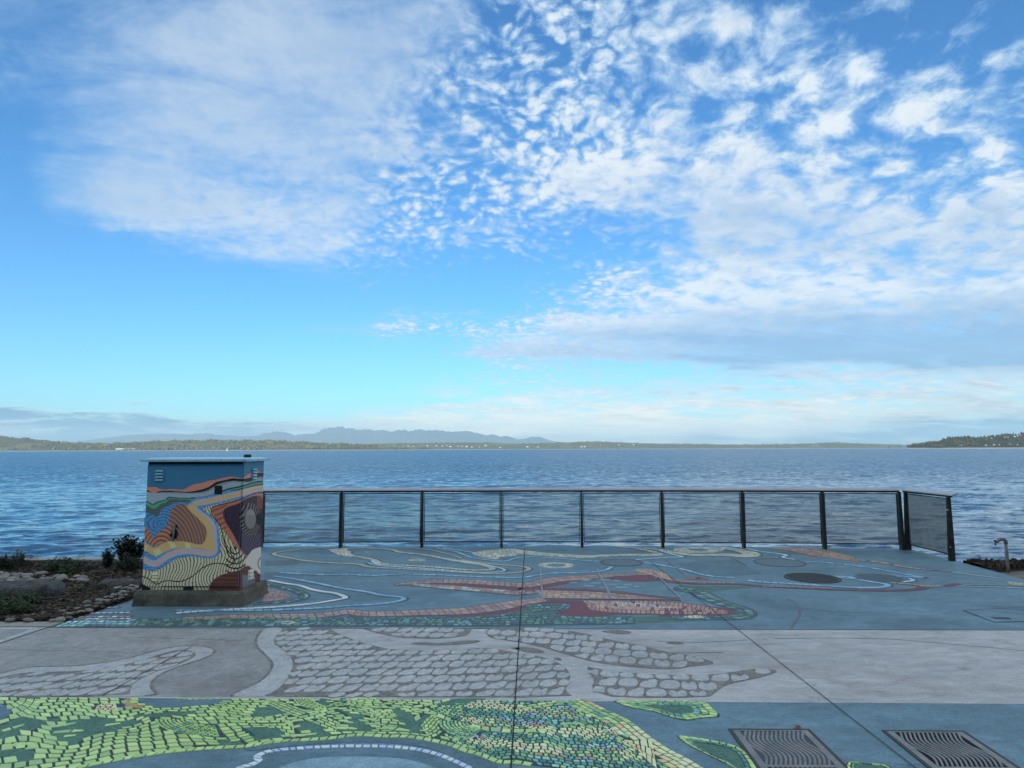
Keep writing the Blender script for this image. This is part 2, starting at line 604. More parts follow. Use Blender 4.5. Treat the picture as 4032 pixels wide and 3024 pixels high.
class Ridge:
    def __init__(self, name, label, prof, dist, depth, mat, nx, ny, rough, seed, kind='structure', cat='hills', jag=0.0):
        self.prof = sorted(prof)
        self.dist, self.depth = dist, depth
        ps = np.array(self.prof, float)
        # bearing (x/y) and height at the crest distance for each traced skyline pixel
        self.bx, self.hz = [], []
        for px, py in ps:
            d = ray(px, py)
            self.bx.append(d[0] / d[1])
            self.hz.append(EYE + d[2] / d[1] * (dist + depth * 0.75))
        b = np.linspace(self.bx[0], self.bx[-1], nx)
        hc = np.interp(b, self.bx, self.hz)
        hc = hc + np.random.default_rng(seed + 90).normal(0, 1, nx) * np.clip(hc - SEA, 0, 900) * jag
        t = np.sort(np.r_[np.linspace(-0.02, 1.6, ny - 1), 1.0])
        r = np.random.default_rng(seed)
        B, T = np.meshgrid(b, t)
        HC = np.repeat(hc[None], ny, 0)
        Yg = dist + depth * 0.75 * T
        Xg = B * Yg
        g = self.g(T)
        nz = np.zeros_like(B)
        for k in range(26):
            L = depth * 1.6 * 0.78 ** k
            if L < depth * 0.75 * (t[1] - t[0]) * 1.5:
                break
            a = r.uniform(0, 6.28)
            nz += L * 0.06 * np.sin((Xg * math.cos(a) + Yg * math.sin(a)) * 6.28 / L + r.uniform(0, 6.28))
        Z = SEA - 2 + (HC - SEA + 2) * g + nz * rough * np.clip(g * (1.0 - g) * 2.0, 0, 1) * np.clip((HC - SEA) / np.max(HC - SEA), 0.15, 1)
        v = np.stack([Xg, Yg, Z], -1).reshape(-1, 3)
        m = MB()
        m.v = [tuple(p) for p in v.tolist()]
        m.f = [(j * nx + i, j * nx + i + 1, (j + 1) * nx + i + 1, (j + 1) * nx + i) for j in range(ny - 1) for i in range(nx - 1)]
        m.c = [None] * len(m.f)
        self.o = tag(m.obj(name, mat, None, True), label, cat, kind=kind)

    @staticmethod
    def g(T):
        up = np.clip(T, 0, 1)
        up = up * up * (3 - 2 * up)
        dn = 1 - np.clip((T - 1) / 0.6, 0, 1) ** 2
        return np.where(T <= 1, up ** 0.75, dn)

    def at(self, px, py):
        """point of the slope seen at a pixel"""
        d = ray(px, py)
        b = d[0] / d[1]
        hc = np.interp(b, self.bx, self.hz)
        T = np.linspace(0.02, 1.0, 160)
        Yg = self.dist + self.depth * 0.75 * T
        need = EYE + d[2] / d[1] * Yg
        have = SEA - 2 + (hc - SEA + 2) * self.g(T)
        k = np.argmax(have >= need) if np.any(have >= need) else len(T) - 1
        return np.array([b * Yg[k], Yg[k], max(have[k], SEA)])


def strip1(pts): return [(x / 1.6385, 1500 + y / 1.6385) for x, y in pts]
def strip2(pts): return [(1350 + x / 1.6385, 1500 + y / 1.6385) for x, y in pts]
def strip3(pts): return [(2700 + x / 1.6607, 1500 + y / 1.6607) for x, y in pts]


ROCK = land_mat('mountain_rock', (0.03, 0.06, 0.085), (0.07, 0.10, 0.13), 0.0012, (0.03, 0.055, 0.07))
WOOD = land_mat('far_woodland', (0.06, 0.08, 0.045), (0.14, 0.13, 0.08), 0.02, (0.17, 0.155, 0.11))
WOOD2 = land_mat('farther_woodland', (0.055, 0.085, 0.04), (0.14, 0.14, 0.07), 0.012, (0.16, 0.15, 0.10))
WOOD3 = land_mat('headland_woodland', (0.020, 0.034, 0.022), (0.055, 0.06, 0.04), 0.03, (0.075, 0.07, 0.05))

mount = Ridge('mountain_range', 'long blue hazy mountain range behind the far shore',
              strip1([(-600, 420), (0, 410), (400, 395), (600, 380), (730, 360), (850, 345), (950, 342), (1250, 345), (1320, 338), (1430, 350), (1560, 358), (1640, 355), (1700, 338),
                      (1770, 325), (1850, 330), (1900, 352), (1950, 338), (2030, 340), (2080, 312), (2130, 300)]) +
              strip2([(0, 298), (20, 310), (60, 303), (100, 318), (150, 314), (220, 318), (250, 315), (300, 325), (350, 320), (390, 316), (440, 324), (500, 313), (560, 318), (600, 318), (660, 326), (700, 328), (750, 323), (800, 323),
                      (880, 338), (920, 350), (975, 345), (1020, 362), (1050, 352), (1090, 362), (1130, 380), (1180, 370), (1230, 360), (1270, 362), (1340, 384), (1420, 395), (1500, 408)]) + [(2500, 1760), (2900, 1768)],
              28000, 8000, ROCK, 520, 50, 0.12, 5, cat='mountains', jag=0.022)
shore_c = Ridge('distant_shore', 'low wooded shore dotted with white houses far across the water',
                strip2([(-120, 420), (0, 414), (100, 412), (200, 408), (450, 404), (700, 400), (940, 398), (1050, 406), (1200, 406), (1350, 402), (1450, 397), (1560, 392), (1660, 393), (1800, 398), (2000, 405), (2212, 409)]) +
                strip3([(150, 415), (400, 418), (600, 415), (830, 410), (940, 403), (1050, 408), (1200, 412), (1300, 415), (1480, 421), (1560, 428), (1900, 434)]),
                9500, 1900, WOOD2, 560, 24, 0.25, 8)
shore_l = Ridge('wooded_shore', 'wooded hills along the water with bare sunlit slopes',
                strip1([(-700, 330), (-300, 345), (0, 358), (90, 370), (170, 375), (230, 384), (300, 392), (380, 402), (480, 404), (600, 406), (720, 408), (800, 408), (900, 402), (1000, 394), (1200, 388), (1400, 390), (1700, 387), (1780, 390), (1900, 400), (2050, 404), (2212, 410)]) +
                strip2([(200, 424), (350, 434)]),
                6200, 1100, WOOD, 620, 26, 0.35, 11)
head = Ridge('headland', 'dark wooded headland with houses on its slope running out to a low point',
             [(x / 4.686 + 3560, y / 4.686 + 1690) for x, y in [(60, 330), (130, 322), (190, 300), (280, 276), (450, 268), (560, 258), (630, 244), (660, 218), (720, 184), (800, 172), (880, 158), (970, 150), (1100, 153), (1180, 156), (1300, 156), (1400, 152), (1480, 150), (1560, 148), (1650, 140), (1780, 128), (1880, 108), (1960, 106), (2100, 98), (2212, 92), (2600, 70), (3200, 60)]],
             3300, 700, WOOD3, 300, 26, 0.3, 13)


def scatter_trees(name, label, rdg, pxs, n, size, cols, seed, parent_cat='wood'):
    r = np.random.default_rng(seed)
    m = MB()
    b0, b1 = rdg.bx[0], rdg.bx[-1]
    for _ in range(n):
        b = r.uniform(*pxs)
        T = r.uniform(0.03, 1.02)
        y = rdg.dist + rdg.depth * 0.75 * T
        hc = np.interp(b, rdg.bx, rdg.hz)
        z = SEA - 2 + (hc - SEA + 2) * float(rdg.g(np.array(T)))
        if z < SEA + 6:
            continue
        zone = math.sin(b * 95 + 3 * T) * math.sin(b * 41 + T * 9 + 2) + 0.5 * math.sin(b * 230 + T * 4)
        h = size * r.uniform(0.5, 1.2) * (1.15 + 0.55 * zone)
        w = h * r.uniform(0.22, 0.55)
        x = b * y
        a0 = r.uniform(0, 6.28)
        k = 5
        ring = [(x + w * math.cos(a0 + 6.28 * q / k) * r.uniform(0.8, 1.2), y + w * math.sin(a0 + 6.28 * q / k), z + h * r.uniform(0.15, 0.5)) for q in range(k)]
        c = cols[r.integers(len(cols))]
        c = tuple((np.array(c) * 0.45 + np.array(cols[int((zone + 1.5) / 3.001 * len(cols)) % len(cols)]) * 0.55) * r.uniform(0.8, 1.2))
        vs = ring + [(x + w * 0.2 * r.normal(), y, z + h), (x, y, z - 2)]
        m.add(vs, [(q, (q + 1) % k, k) for q in range(k)] + [((q + 1) % k, q, k + 1) for q in range(k)], c)
    return tag(m.obj(name, attr_mat(name + '_foliage', 0.95, 0.3, 0.2, 0.0, 0.1)), label, parent_cat, kind='stuff')


scatter_trees('far_wood', 'dense sunlit trees covering the hills across the water', shore_l, (-1.0, -0.12), 9000, 15,
              [(0.060, 0.080, 0.045), (0.11, 0.12, 0.07), (0.15, 0.14, 0.085), (0.075, 0.095, 0.055), (0.18, 0.165, 0.115)], 21)
scatter_trees('distant_wood', 'faint trees along the most distant low shore', shore_c, (-0.28, 0.62), 3600, 13,
              [(0.06, 0.09, 0.04), (0.10, 0.11, 0.06), (0.15, 0.15, 0.09)], 22)
scatter_trees('headland_wood', 'dark trees crowding the slope of the headland', head, (0.585, 1.0), 2600, 9,
              [(0.02, 0.035, 0.02), (0.035, 0.045, 0.028), (0.06, 0.06, 0.04), (0.08, 0.065, 0.045)], 23)

WHITE = mottled('white_render', (0.50, 0.49, 0.46), (0.60, 0.59, 0.56), 0.1, 0.8)
ROOFM = mottled('pale_roof', (0.22, 0.20, 0.19), (0.32, 0.30, 0.28), 0.1, 0.9)


def house_mesh(w, d, h, rh):
    m = MB()
    m.box((-w / 2, -d / 2, -4), (w / 2, d / 2, h))
    e = 0.6
    m.add([(-w / 2 - e, -d / 2 - e, h + 0.02), (w / 2 + e, -d / 2 - e, h + 0.02), (w / 2 + e, d / 2 + e, h + 0.02), (-w / 2 - e, d / 2 + e, h + 0.02), (-w / 2, 0, h + rh), (w / 2, 0, h + rh)],
          [(0, 1, 5, 4), (2, 3, 4, 5), (3, 0, 4), (1, 2, 5), (3, 2, 1, 0)])
    me = m.mesh('far_house', WHITE)
    me.materials.append(ROOFM)
    for p in me.polygons[6:]:
        p.material_index = 1
    return me


HM = [house_mesh(13, 10, 6, 2.0), house_mesh(20, 11, 7, 2.4), house_mesh(30, 12, 8, 2.2)]


def far_houses(rdg, pts, label, group, sc_=1.0):
    for k, (px, py, kind) in enumerate(pts):
        p = rdg.at(px, py)
        o = link('far_house', HM[kind])
        o.location = p
        o.scale = (sc_,) * 3
        o.rotation_euler = (0, 0, random.uniform(-0.5, 0.5))
        tag(o, label, 'house', group)


far_houses(shore_l, [(x, y - 2.2, random.choice((0, 1, 1))) for x, y in strip1([(195, 440), (345, 442), (565, 440), (1015, 431), (1070, 440), (1130, 440), (1165, 441), (1205, 440), (1270, 441), (1300, 440), (1335, 440), (1372, 440),
           (1405, 440), (1500, 439), (1535, 440), (1562, 440), (1605, 440), (1640, 440), (1700, 440), (1785, 440), (1840, 439), (1870, 440), (1415, 396), (1840, 412), (1890, 411), (1942, 424), (1985, 434), (25, 372 + 20), (75, 425)])],
           'small white house near the foot of the wooded hills across the water', 'white houses along the wooded shore', 0.9)
far_houses(shore_c, [(x, y - 1.5, random.choice((0, 1, 2))) for x, y in strip2([(0, 436), (20, 437), (75, 428), (130, 434), (150, 435), (185, 430), (270, 421), (300, 430), (330, 426), (420, 425), (455, 428), (512, 420), (545, 422), (572, 422), (605, 422), (640, 424), (672, 420), (692, 427),
           (742, 425), (770, 427), (800, 428), (832, 430), (880, 431), (922, 421), (1015, 433), (1190, 428), (1260, 430), (1540, 428), (1560, 427), (1662, 418), (1782, 416), (1876, 415)]) + strip3([(50, 428), (85, 430), (130, 432)])],
           'tiny white house on the most distant low shore', 'white houses on the distant shore', 1.15)
far_houses(head, [(x / 4.686 + 3560, y / 4.686 + 1690, k) for x, y, k in [(1040, 300, 1), (1265, 272, 0), (1608, 172, 0), (1850, 152, 1), (1900, 148, 1), (2030, 140, 1), (2092, 126, 0), (1660, 296, 1), (1752, 290, 0), (1940, 276, 1), (2085, 292, 0), (2150, 118, 0), (1510, 300, 0), (1170, 285, 0)]],
           'pale house among the trees of the dark headland', 'houses on the headland', 0.52)

# long shed and bank, sailing boat, marker post
t = thing('waterfront_shed', 'long low white waterfront shed at the foot of the wooded hills', 'shed', shore_l.at(*strip1([(815, 441)])[0]))
m = MB(); m.box((-95, -10, -3), (95, 10, 7)); m.obj('wall', WHITE, t)
m = MB(); m.add([(-97, -12, 7.05), (97, -12, 7.05), (97, 12, 7.05), (-97, 12, 7.05), (-97, 0, 10), (97, 0, 10)], [(0, 1, 5, 4), (2, 3, 4, 5), (3, 0, 4), (1, 2, 5)]); m.obj('roof', WHITE, t)

b = ray(1467 / 1.6385, 1500 + 441 / 1.6385)
yb = 3000.0
t = thing('sailing_boat', 'small white sailing boat on the water before the far shore', 'boat', (b[0] / b[1] * yb, yb, SEA))
m = MB()
m.add([(-6, 0, 1.6), (5, -1.7, 1.4), (6.2, 0, 1.6), (5, 1.7, 1.4), (-4.6, 0, -0.4), (4.8, 0, -0.5), (0, -2.1, 1.3), (0, 2.1, 1.3)],
      [(0, 6, 1, 2, 3, 7), (0, 4, 6), (6, 4, 5, 1), (1, 5, 2), (2, 5, 3), (3, 5, 4, 7), (7, 4, 0)])
m.obj('hull', WHITE, t)
m = MB(); m.tube([(0.5, 0, 1.3), (0.5, 0, 17)], 0.14, 6); m.obj('mast', WHITE, t)
m = MB(); m.add([(0.3, 0.02, 2.6), (-5.2, 0.5, 2.8), (0.3, 0.02, 16.5), (0.3, -0.1, 2.6), (-5.2, 0.38, 2.8), (0.3, -0.1, 16.5)], [(0, 1, 2), (5, 4, 3), (0, 3, 4, 1), (1, 4, 5, 2), (2, 5, 3, 0)]); m.obj('sail', WHITE, t)

b = ray(3501, 1763)
yb = 2600.0
t = thing('marker_post', 'dark channel marker standing in the water off the headland point', 'marker', (b[0] / b[1] * yb, yb, SEA))
DARKP = M['tarwood']
m = MB(); m.tube([(0, 0, -2), (0, 0, 7)], 0.7, 6); m.obj('pile', DARKP, t)
m = MB(); m.add([(-1.7, 0, 6), (1.7, 0, 6), (1.7, 0, 9.5), (-1.7, 0, 9.5), (-1.7, 0.3, 6), (1.7, 0.3, 6), (1.7, 0.3, 9.5), (-1.7, 0.3, 9.5)], [(0, 1, 2, 3), (7, 6, 5, 4), (0, 4, 5, 1), (1, 5, 6, 2), (2, 6, 7, 3), (3, 7, 4, 0)]); m.obj('dayboard', DARKP, t)

# wooded bluff behind the promenade: it keeps the early sun off the deck
m = MB()
bx = np.linspace(-700, 700, 90)
bp = [(-26, 0), (-42, 3), (-58, 17), (-78, 32), (-100, 42), (-150, 46), (-260, 48)]
r = np.random.default_rng(4)
for j, (yy, zz) in enumerate(bp):
    for x in bx:
        m.v.append((x, yy + r.uniform(-2, 2) * (j > 0), zz * (1 + 0.1 * math.sin(x * 0.021) + r.uniform(-0.05, 0.05)) - 0.02))
nb = len(bx)
m.f = [(j * nb + i + 1, j * nb + i, (j + 1) * nb + i, (j + 1) * nb + i + 1) for j in range(len(bp) - 1) for i in range(nb - 1)]
m.c = [None] * len(m.f)
tag(m.obj('hillside', M['bluff'], None, True), 'wooded bluff rising behind the promenade', 'hillside', kind='structure')

# ------------------------------------------------------------------ paving
def near(k, pts):
    x0 = (0, 1000, 2000, 2982)[k - 1]
    return [(x0 + x / 2.10667, 2420 + y / 2.10667) for x, y in pts]


def farz(k, pts):
    x0, s = ((1000, 2.0109), (2000, 2.0109), (3000, 2.1434))[k - 1]
    return [(x0 + x / s, 1880 + y / s) for x, y in pts]


def left(pts):
    return [(x / 3.6867, 2100 + y / 3.6867) for x, y in pts]


def gr(pts, z=0.0):
    return np.array([G(px, py, z)[:2] for px, py in pts])


def smooth_line(p, n=3, closed=False):
    p = np.asarray(p, float)
    for _ in range(n):
        if closed:
            q = np.roll(p, -1, 0)
            p = np.stack([p * 0.75 + q * 0.25, p * 0.25 + q * 0.75], 1).reshape(-1, 2)
        else:
            a, b = p[:-1], p[1:]
            q = np.stack([a * 0.75 + b * 0.25, a * 0.25 + b * 0.75], 1).reshape(-1, 2)
            p = np.vstack([p[:1], q[1:-1], p[-1:]])
    return p


def resample(p, n):
    d = np.r_[0, np.cumsum(np.linalg.norm(np.diff(p, axis=0), axis=1))]
    s = np.linspace(0, d[-1], n)
    return np.stack([np.interp(s, d, p[:, 0]), np.interp(s, d, p[:, 1])], 1)


def inside(poly, q):
    poly = np.asarray(poly)
    q = np.atleast_2d(q)
    x, y = q[:, 0], q[:, 1]
    r = np.zeros(len(q), bool)
    j = len(poly) - 1
    for i in range(len(poly)):
        xi, yi = poly[i]
        xj, yj = poly[j]
        with np.errstate(divide='ignore', invalid='ignore'):
            c = ((yi > y) != (yj > y)) & (x < (xj - xi) * (y - yi) / (yj - yi + 1e-12) + xi)
        r ^= c
        j = i
    return r


def line_y(a, b, x):
    return a[1] + (b[1] - a[1]) * (x - a[0]) / (b[0] - a[0])


LA0, LA1 = G(0, 2470), G(4032, 2482)          # teal deck meets the grey band
LB0, LB1 = G(0, 2746), G(4032, 2772)          # grey band meets the near teal paving
WX = 42.0
near_pave = MB()
near_pave.prism([(-WX, -26), (WX, -26), (WX, line_y(LB0, LB1, WX)), (-WX, line_y(LB0, LB1, -WX))], -0.3, 0.0)
near_pave = tag(near_pave.obj('near_pavement', M['teal']), 'blue green stained concrete pavement with lime green leaf mosaic', 'pavement', kind='structure')
band = MB()
band.prism([(-WX, line_y(LB0, LB1, -WX) + 0.002), (WX, line_y(LB0, LB1, WX) + 0.002), (WX, line_y(LA0, LA1, WX)), (-WX, line_y(LA0, LA1, -WX))], -0.3, 0.0)
band = tag(band.obj('grey_pavement_band', M['grey']), 'pale grey concrete pavement band with sandblasted scale pattern', 'pavement', kind='structure')
EDGE = gr([(228, 2462), (330, 2428), (420, 2397), (515, 2366)])
deckL = [tuple(p) for p in EDGE] + [(-4.75, 9.2), (-4.80, 11.0), (-4.82, 12.76)]
deck_out = [(deckL[0][0], line_y(LA0, LA1, deckL[0][0]) + 0.002)] + deckL + [(0.6, 12.72), (3.2, 12.62), (7.05, 12.20), (7.06, 12.0), (7.05, 10.9), (6.96, 9.3), (6.90, line_y(LA0, LA1, 6.9) + 0.002)]
m = MB()
m.prism(deck_out, SEA - 2, 0.0)
deck = tag(m.obj('promenade_deck', M['teal']), 'blue green stained concrete lookout deck with inlaid mosaic lines', 'deck', kind='structure')

# joints cut through the slabs
jm = MB()


def joint(p, q, w=0.012, z=0.0012, mb=None):
    p, q = np.asarray(p[:2]), np.asarray(q[:2])
    d = (q - p) / np.linalg.norm(q - p)
    nn = np.array([-d[1], d[0]]) * w / 2
    (mb or jm).sheet([p - nn, q - nn, q + nn, p + nn], z)


ja, jb = G(2066, 2160), G(2013, 3010)
jd = (jb - ja) / (ja[1] - jb[1])
joint(ja, ja + jd * 12, 0.009, 0.0075)
jc, je = G(2556, 2208), G(3600, 3024)
jd2 = (je - jc) / (jc[1] - je[1])
joint(jc, jc + jd2 * 12, 0.007, 0.0075)
for x0 in (-9.0, 9.3, 16):
    joint((x0, 7.0), (x0, -20), 0.013)
joint(G(0, 2471)[:2], G(4032, 2481.5)[:2], 0.016)
joint((-WX, 1.2), (WX, 1.2), 0.012)
p0, p1 = gr([(870 / 3.6867, 2100 + 1308 / 3.6867), (0, 2100 + 1600 / 3.6867)])
joint(p0, p0 + (p1 - p0) * 4, 0.022)
p0, p1 = gr(near(1, [(1600, 262), (850, 680)]))
joint(p0, p1, 0.007, 0.008)
for pts in ([(0, 290), (400, 300), (1000, 310)], [(980, 185), (1300, 195), (2000, 215)]):
    q = gr(near(1, pts))
    for a, b_ in zip(q[:-1], q[1:]):
        joint(a, b_, 0.006)
for k, pts in ((3, [(720, 325), (1300, 318), (1790, 316)]), (3, [(1240, 222), (1600, 232), (1990, 212)]), (4, [(130, 200), (600, 193), (1100, 202), (1500, 235), (2212, 300)]), (4, [(40, 205), (90, 212)])):
    q = gr(near(k, pts))
    for a, b_ in zip(q[:-1], q[1:]):
        joint(a, b_, 0.007, 0.0014)
tag(jm.obj('joint', M['joint'], band), kind=None)

# ---- mosaic tiles
LIME = [D(164, 190, 120), D(154, 182, 114), D(172, 197, 130), D(142, 172, 116), D(158, 186, 122)]
MID = [D(132, 172, 126), D(114, 154, 120), D(150, 186, 126), D(98, 140, 122), D(160, 194, 126)]
DUSK = [D(78, 122, 108), D(92, 140, 118), D(70, 110, 118), D(100, 150, 138)]
CREAM = [D(226, 214, 164), D(214, 200, 152), D(228, 206, 156), D(206, 190, 150)]
PEACH = [D(222, 184, 132), D(200, 166, 128), D(214, 196, 150)]
TAN = [D(160, 140, 118), D(150, 134, 124), D(172, 150, 124)]
LAV = [D(152, 152, 196), D(166, 150, 182), D(138, 146, 184)]
AQUA = [D(120, 176, 172), D(104, 158, 166), D(142, 192, 176)]
BLUEW = [D(176, 198, 226), D(160, 186, 220), D(190, 206, 230)]
tiles = []            # (corners, colour, layer)
culls = []            # (layer, polygon): earlier tiles inside it give way
layer = 0


def pick(pal):
    return pal[RNG.integers(len(pal))]


def lay(top, bot, rows, tl, pal, gap=0.010, jit=0.16, cull=True, var=0.10, store=None, brick=True, wavy=0.0):
    """rows of cut tiles between two ground curves"""
    global layer
    layer += 1
    top, bot = resample(smooth_line(top), 160), resample(smooth_line(bot), 160)
    if cull:
        culls.append((layer, np.vstack([top, bot[::-1]])))
    s = np.linspace(0, 1, 160)
    for r_ in range(rows):
        fa, fb_ = r_ / rows, (r_ + 1) / rows
        wv = lambda q: np.clip(q + wavy * np.sin(s * 6.28 * 3.1 + q * 5.0) * math.sin(math.pi * q) + wavy * 0.6 * np.sin(s * 6.28 * 7.3 - q * 3.0) * math.sin(math.pi * q), 0, 1)[:, None]
        A = top * (1 - wv(fa)) + bot * wv(fa)
        B = top * (1 - wv(fb_)) + bot * wv(fb_)
        L = np.sum(np.linalg.norm(np.diff((A + B) / 2, axis=0), axis=1))
        n = max(1, int(round(L / tl)))
        cut = np.arange(n + 1) / n
        if brick and r_ % 2:
            cut = np.r_[0, (np.arange(n) + 0.5) / n, 1]
        cut[1:-1] += RNG.uniform(-jit, jit, len(cut) - 2) / n
        sk = RNG.uniform(-jit, jit, len(cut)) * 0.6 / n
        sk[0] = sk[-1] = 0
        for c0, c1, k0, k1 in zip(cut[:-1], cut[1:], sk[:-1], sk[1:]):
            def at(Cv, q):
                return np.array([np.interp(q, s, Cv[:, 0]), np.interp(q, s, Cv[:, 1])])
            quad = np.array([at(A, c0 + k0), at(A, c1 + k1), at(B, c1 - k1), at(B, c0 - k0)])
            c = quad.mean(0)
            e = np.linalg.norm(np.roll(quad, -1, 0) - quad, axis=1)
            if min(e[0] + e[2], e[1] + e[3]) / 2 < gap * 1.6:
                continue
            # pull each edge in by half the joint
            q2 = quad.copy()
            w1, w2 = (e[0] + e[2]) / 2, (e[1] + e[3]) / 2
            u1 = ((quad[1] + quad[2]) - (quad[0] + quad[3])) / 2
            u2 = ((quad[2] + quad[3]) - (quad[0] + quad[1])) / 2
            u1 /= max(np.linalg.norm(u1), 1e-6)
            u2 /= max(np.linalg.norm(u2), 1e-6)
            g = gap / 2
            q2[0] += (u1 + u2) * g
            q2[1] += (-u1 + u2) * g
            q2[2] += (-u1 - u2) * g
            q2[3] += (u1 - u2) * g
            col = pal(c) if callable(pal) else pick(pal)
            col = tuple(np.clip(np.array(col) * RNG.uniform(1 - var, 1 + var), 0, 0.85))
            (tiles if store is None else store).append((q2, col, layer))


def ribbon(line, w, rows, tl, pal, **kw):
    line = smooth_line(line)
    line = resample(line, max(40, int(len(line) * 2)))
    t = np.gradient(line, axis=0)
    t /= np.linalg.norm(t, axis=1)[:, None] + 1e-9
    nn = np.stack([-t[:, 1], t[:, 0]], 1)
    w = np.asarray(w) if hasattr(w, '__len__') else np.array([w, w])
    ww = np.interp(np.linspace(0, 1, len(line)), np.linspace(0, 1, len(w)), w)[:, None] / 2
    lay(line + nn * ww, line - nn * ww, rows, tl, pal, **kw)


def yrow(k, x, off=0.004):
    """ground point on the far edge of the near paving"""
    px = near(k, [(x, 0)])[0][0]
    p = G(px, 2746 + 26 * px / 4032)
    return (p[0], line_y(LB0, LB1, p[0]) - off)


def edge_pts(a, b):
    """along the top edge from near-crop (k,x) a to b"""
    pa, pb = np.array(yrow(*a)), np.array(yrow(*b))
    return np.array([pa + (pb - pa) * f for f in np.linspace(0, 1, 9)])


def gn(*segs):
    out = []
    for k, pts in segs:
        out += near(k, pts)
    return gr(out)


bottom = gn((1, [(-420, 1420), (0, 1390), (300, 1345), (560, 1290), (690, 1262), (880, 1225), (1300, 1150), (1700, 1112), (2000, 1102), (2107, 1088)]),
            (2, [(120, 1062), (330, 1045), (560, 1040), (850, 1000), (1000, 1005), (1130, 1018), (1250, 1010), (1450, 1040), (1650, 1085), (1760, 1140), (1880, 1160), (1960, 1200), (2050, 1235), (2107, 1228)]),
            (3, [(60, 1225), (200, 1250), (420, 1275), (700, 1320), (1000, 1400)]))
right_edge = gn((3, [(640, 700), (830, 800), (1000, 870), (1100, 950), (1200, 1030), (1350, 1130), (1500, 1200), (1620, 1272), (1760, 1380), (1800, 1450)]))
top_all = edge_pts((1, -420), (3, 640))
field = np.vstack([top_all, right_edge, bottom[::-1]])

# left and middle: wide lime courses flowing from side to side
iL = len(bottom)
split_b = bottom[:19]
lay(edge_pts((1, -420), (2, 1480)), split_b, 18, 0.074, LIME, cull=False, wavy=0.06, gap=0.0135, jit=0.10)
# right: small many-coloured tesserae in wavy courses


def bands(c):
    v = math.sin(c[1] * 21 + 0.9 * math.sin(c[0] * 4.2) + c[0] * 3.0) + RNG.normal(0, 0.25)
    h = math.sin(c[1] * 9 - c[0] * 5 + 1) + RNG.normal(0, 0.2)
    if c[0] < -0.35:
        return pick(MID if v < 0.4 else DUSK if v < 0.9 else LIME)
    if v < -0.75: return pick(DUSK)
    if v < -0.2: return pick(AQUA if h < -0.3 else MID)
    if v < 0.15: return pick(LAV if h < -0.6 else MID if h < 0.5 else DUSK)
    if v < 0.6: return pick(TAN if h < -0.2 else CREAM)
    return pick(CREAM if h > -0.5 else MID)


lay(np.vstack([edge_pts((2, 1440), (3, 640)), right_edge[1:5]]),
    np.vstack([bottom[18:], right_edge[-1:]]), 26, 0.044, bands, gap=0.0105, var=0.14, wavy=0.04)
# crossing lime streams
lay(gn((2, [(120, 700), (260, 735), (430, 800), (600, 850), (720, 905)])), gn((2, [(-60, 760), (60, 715), (200, 800), (420, 880), (560, 930), (680, 985)])), 4, 0.072, LIME)
lay(gn((2, [(-120, 862), (100, 866), (280, 862), (450, 840), (600, 780), (700, 765)])), gn((2, [(-120, 905), (100, 905), (300, 900), (470, 880), (620, 830), (720, 800)])), 2, 0.075, LIME)
lay(gn((2, [(60, 935), (150, 905), (330, 905)])), gn((2, [(90, 965), (200, 985), (300, 1025), (350, 1030)])), 4, 0.06, LIME)
lay(gn((2, [(730, 770), (790, 700), (900, 692), (1010, 692)])), gn((2, [(760, 775), (880, 775), (1000, 782), (1130, 782)])), 5, 0.062, LIME)
lay(gn((2, [(960, 840), (1010, 800), (1090, 790), (1180, 835)])), gn((2, [(1000, 990), (960, 930), (1080, 905), (1270, 925)])), 5, 0.06, LIME)
lay(gn((2, [(1140, 760), (1300, 770), (1420, 745), (1620, 695)])), gn((2, [(1160, 792), (1330, 808), (1440, 790), (1560, 765), (1660, 735)])), 2, 0.07, LIME)
lay(gn((2, [(1420, 770), (1560, 838), (1700, 885), (1850, 920), (2000, 943), (2107, 952)]), (3, [(60, 955), (180, 952), (330, 948)])),
    gn((2, [(1400, 800), (1550, 868), (1700, 920), (1850, 958), (2000, 982), (2107, 990)]), (3, [(60, 986), (180, 984), (330, 980)])), 1, 0.075, LIME)
lay(gn((2, [(1380, 930), (1430, 860), (1480, 840)])), gn((2, [(1450, 1035), (1560, 1000), (1600, 900)])), 6, 0.05, LIME)
lay(gn((2, [(1320, 860), (1380, 810), (1450, 815)])), gn((2, [(1340, 895), (1400, 860), (1440, 850)])), 1, 0.06, LIME)
# fans of small tiles
for (k, cx, cy, rx, ry, a0, a1, rows, pal) in ((1, 1760, 870, 480, 150, 180, 82, 8, MID + LIME), (2, 560, 690, 240, 105, 180, 78, 6, LIME), (2, 1960, 900, 430, 150, 190, 110, 8, MID), (1, 20, 690, 330, 190, 5, 80, 3, LIME)):
    ang = np.radians(np.linspace(a0, a1, 12))
    o_ = gn((k, [(cx + rx * math.cos(a), cy + ry * math.sin(a)) for a in ang]))
    i_ = gn((k, [(cx + rx * 0.42 * math.cos(a), cy + ry * 0.35 * math.sin(a)) for a in ang]))
    lay(o_, i_, rows, 0.045, pal, gap=0.008)
lay(gn((3, [(70, 775), (250, 735), (400, 728), (600, 718), (660, 738)])), gn((3, [(60, 800), (250, 785), (400, 755), (600, 748), (690, 752)])), 2, 0.08, LIME)
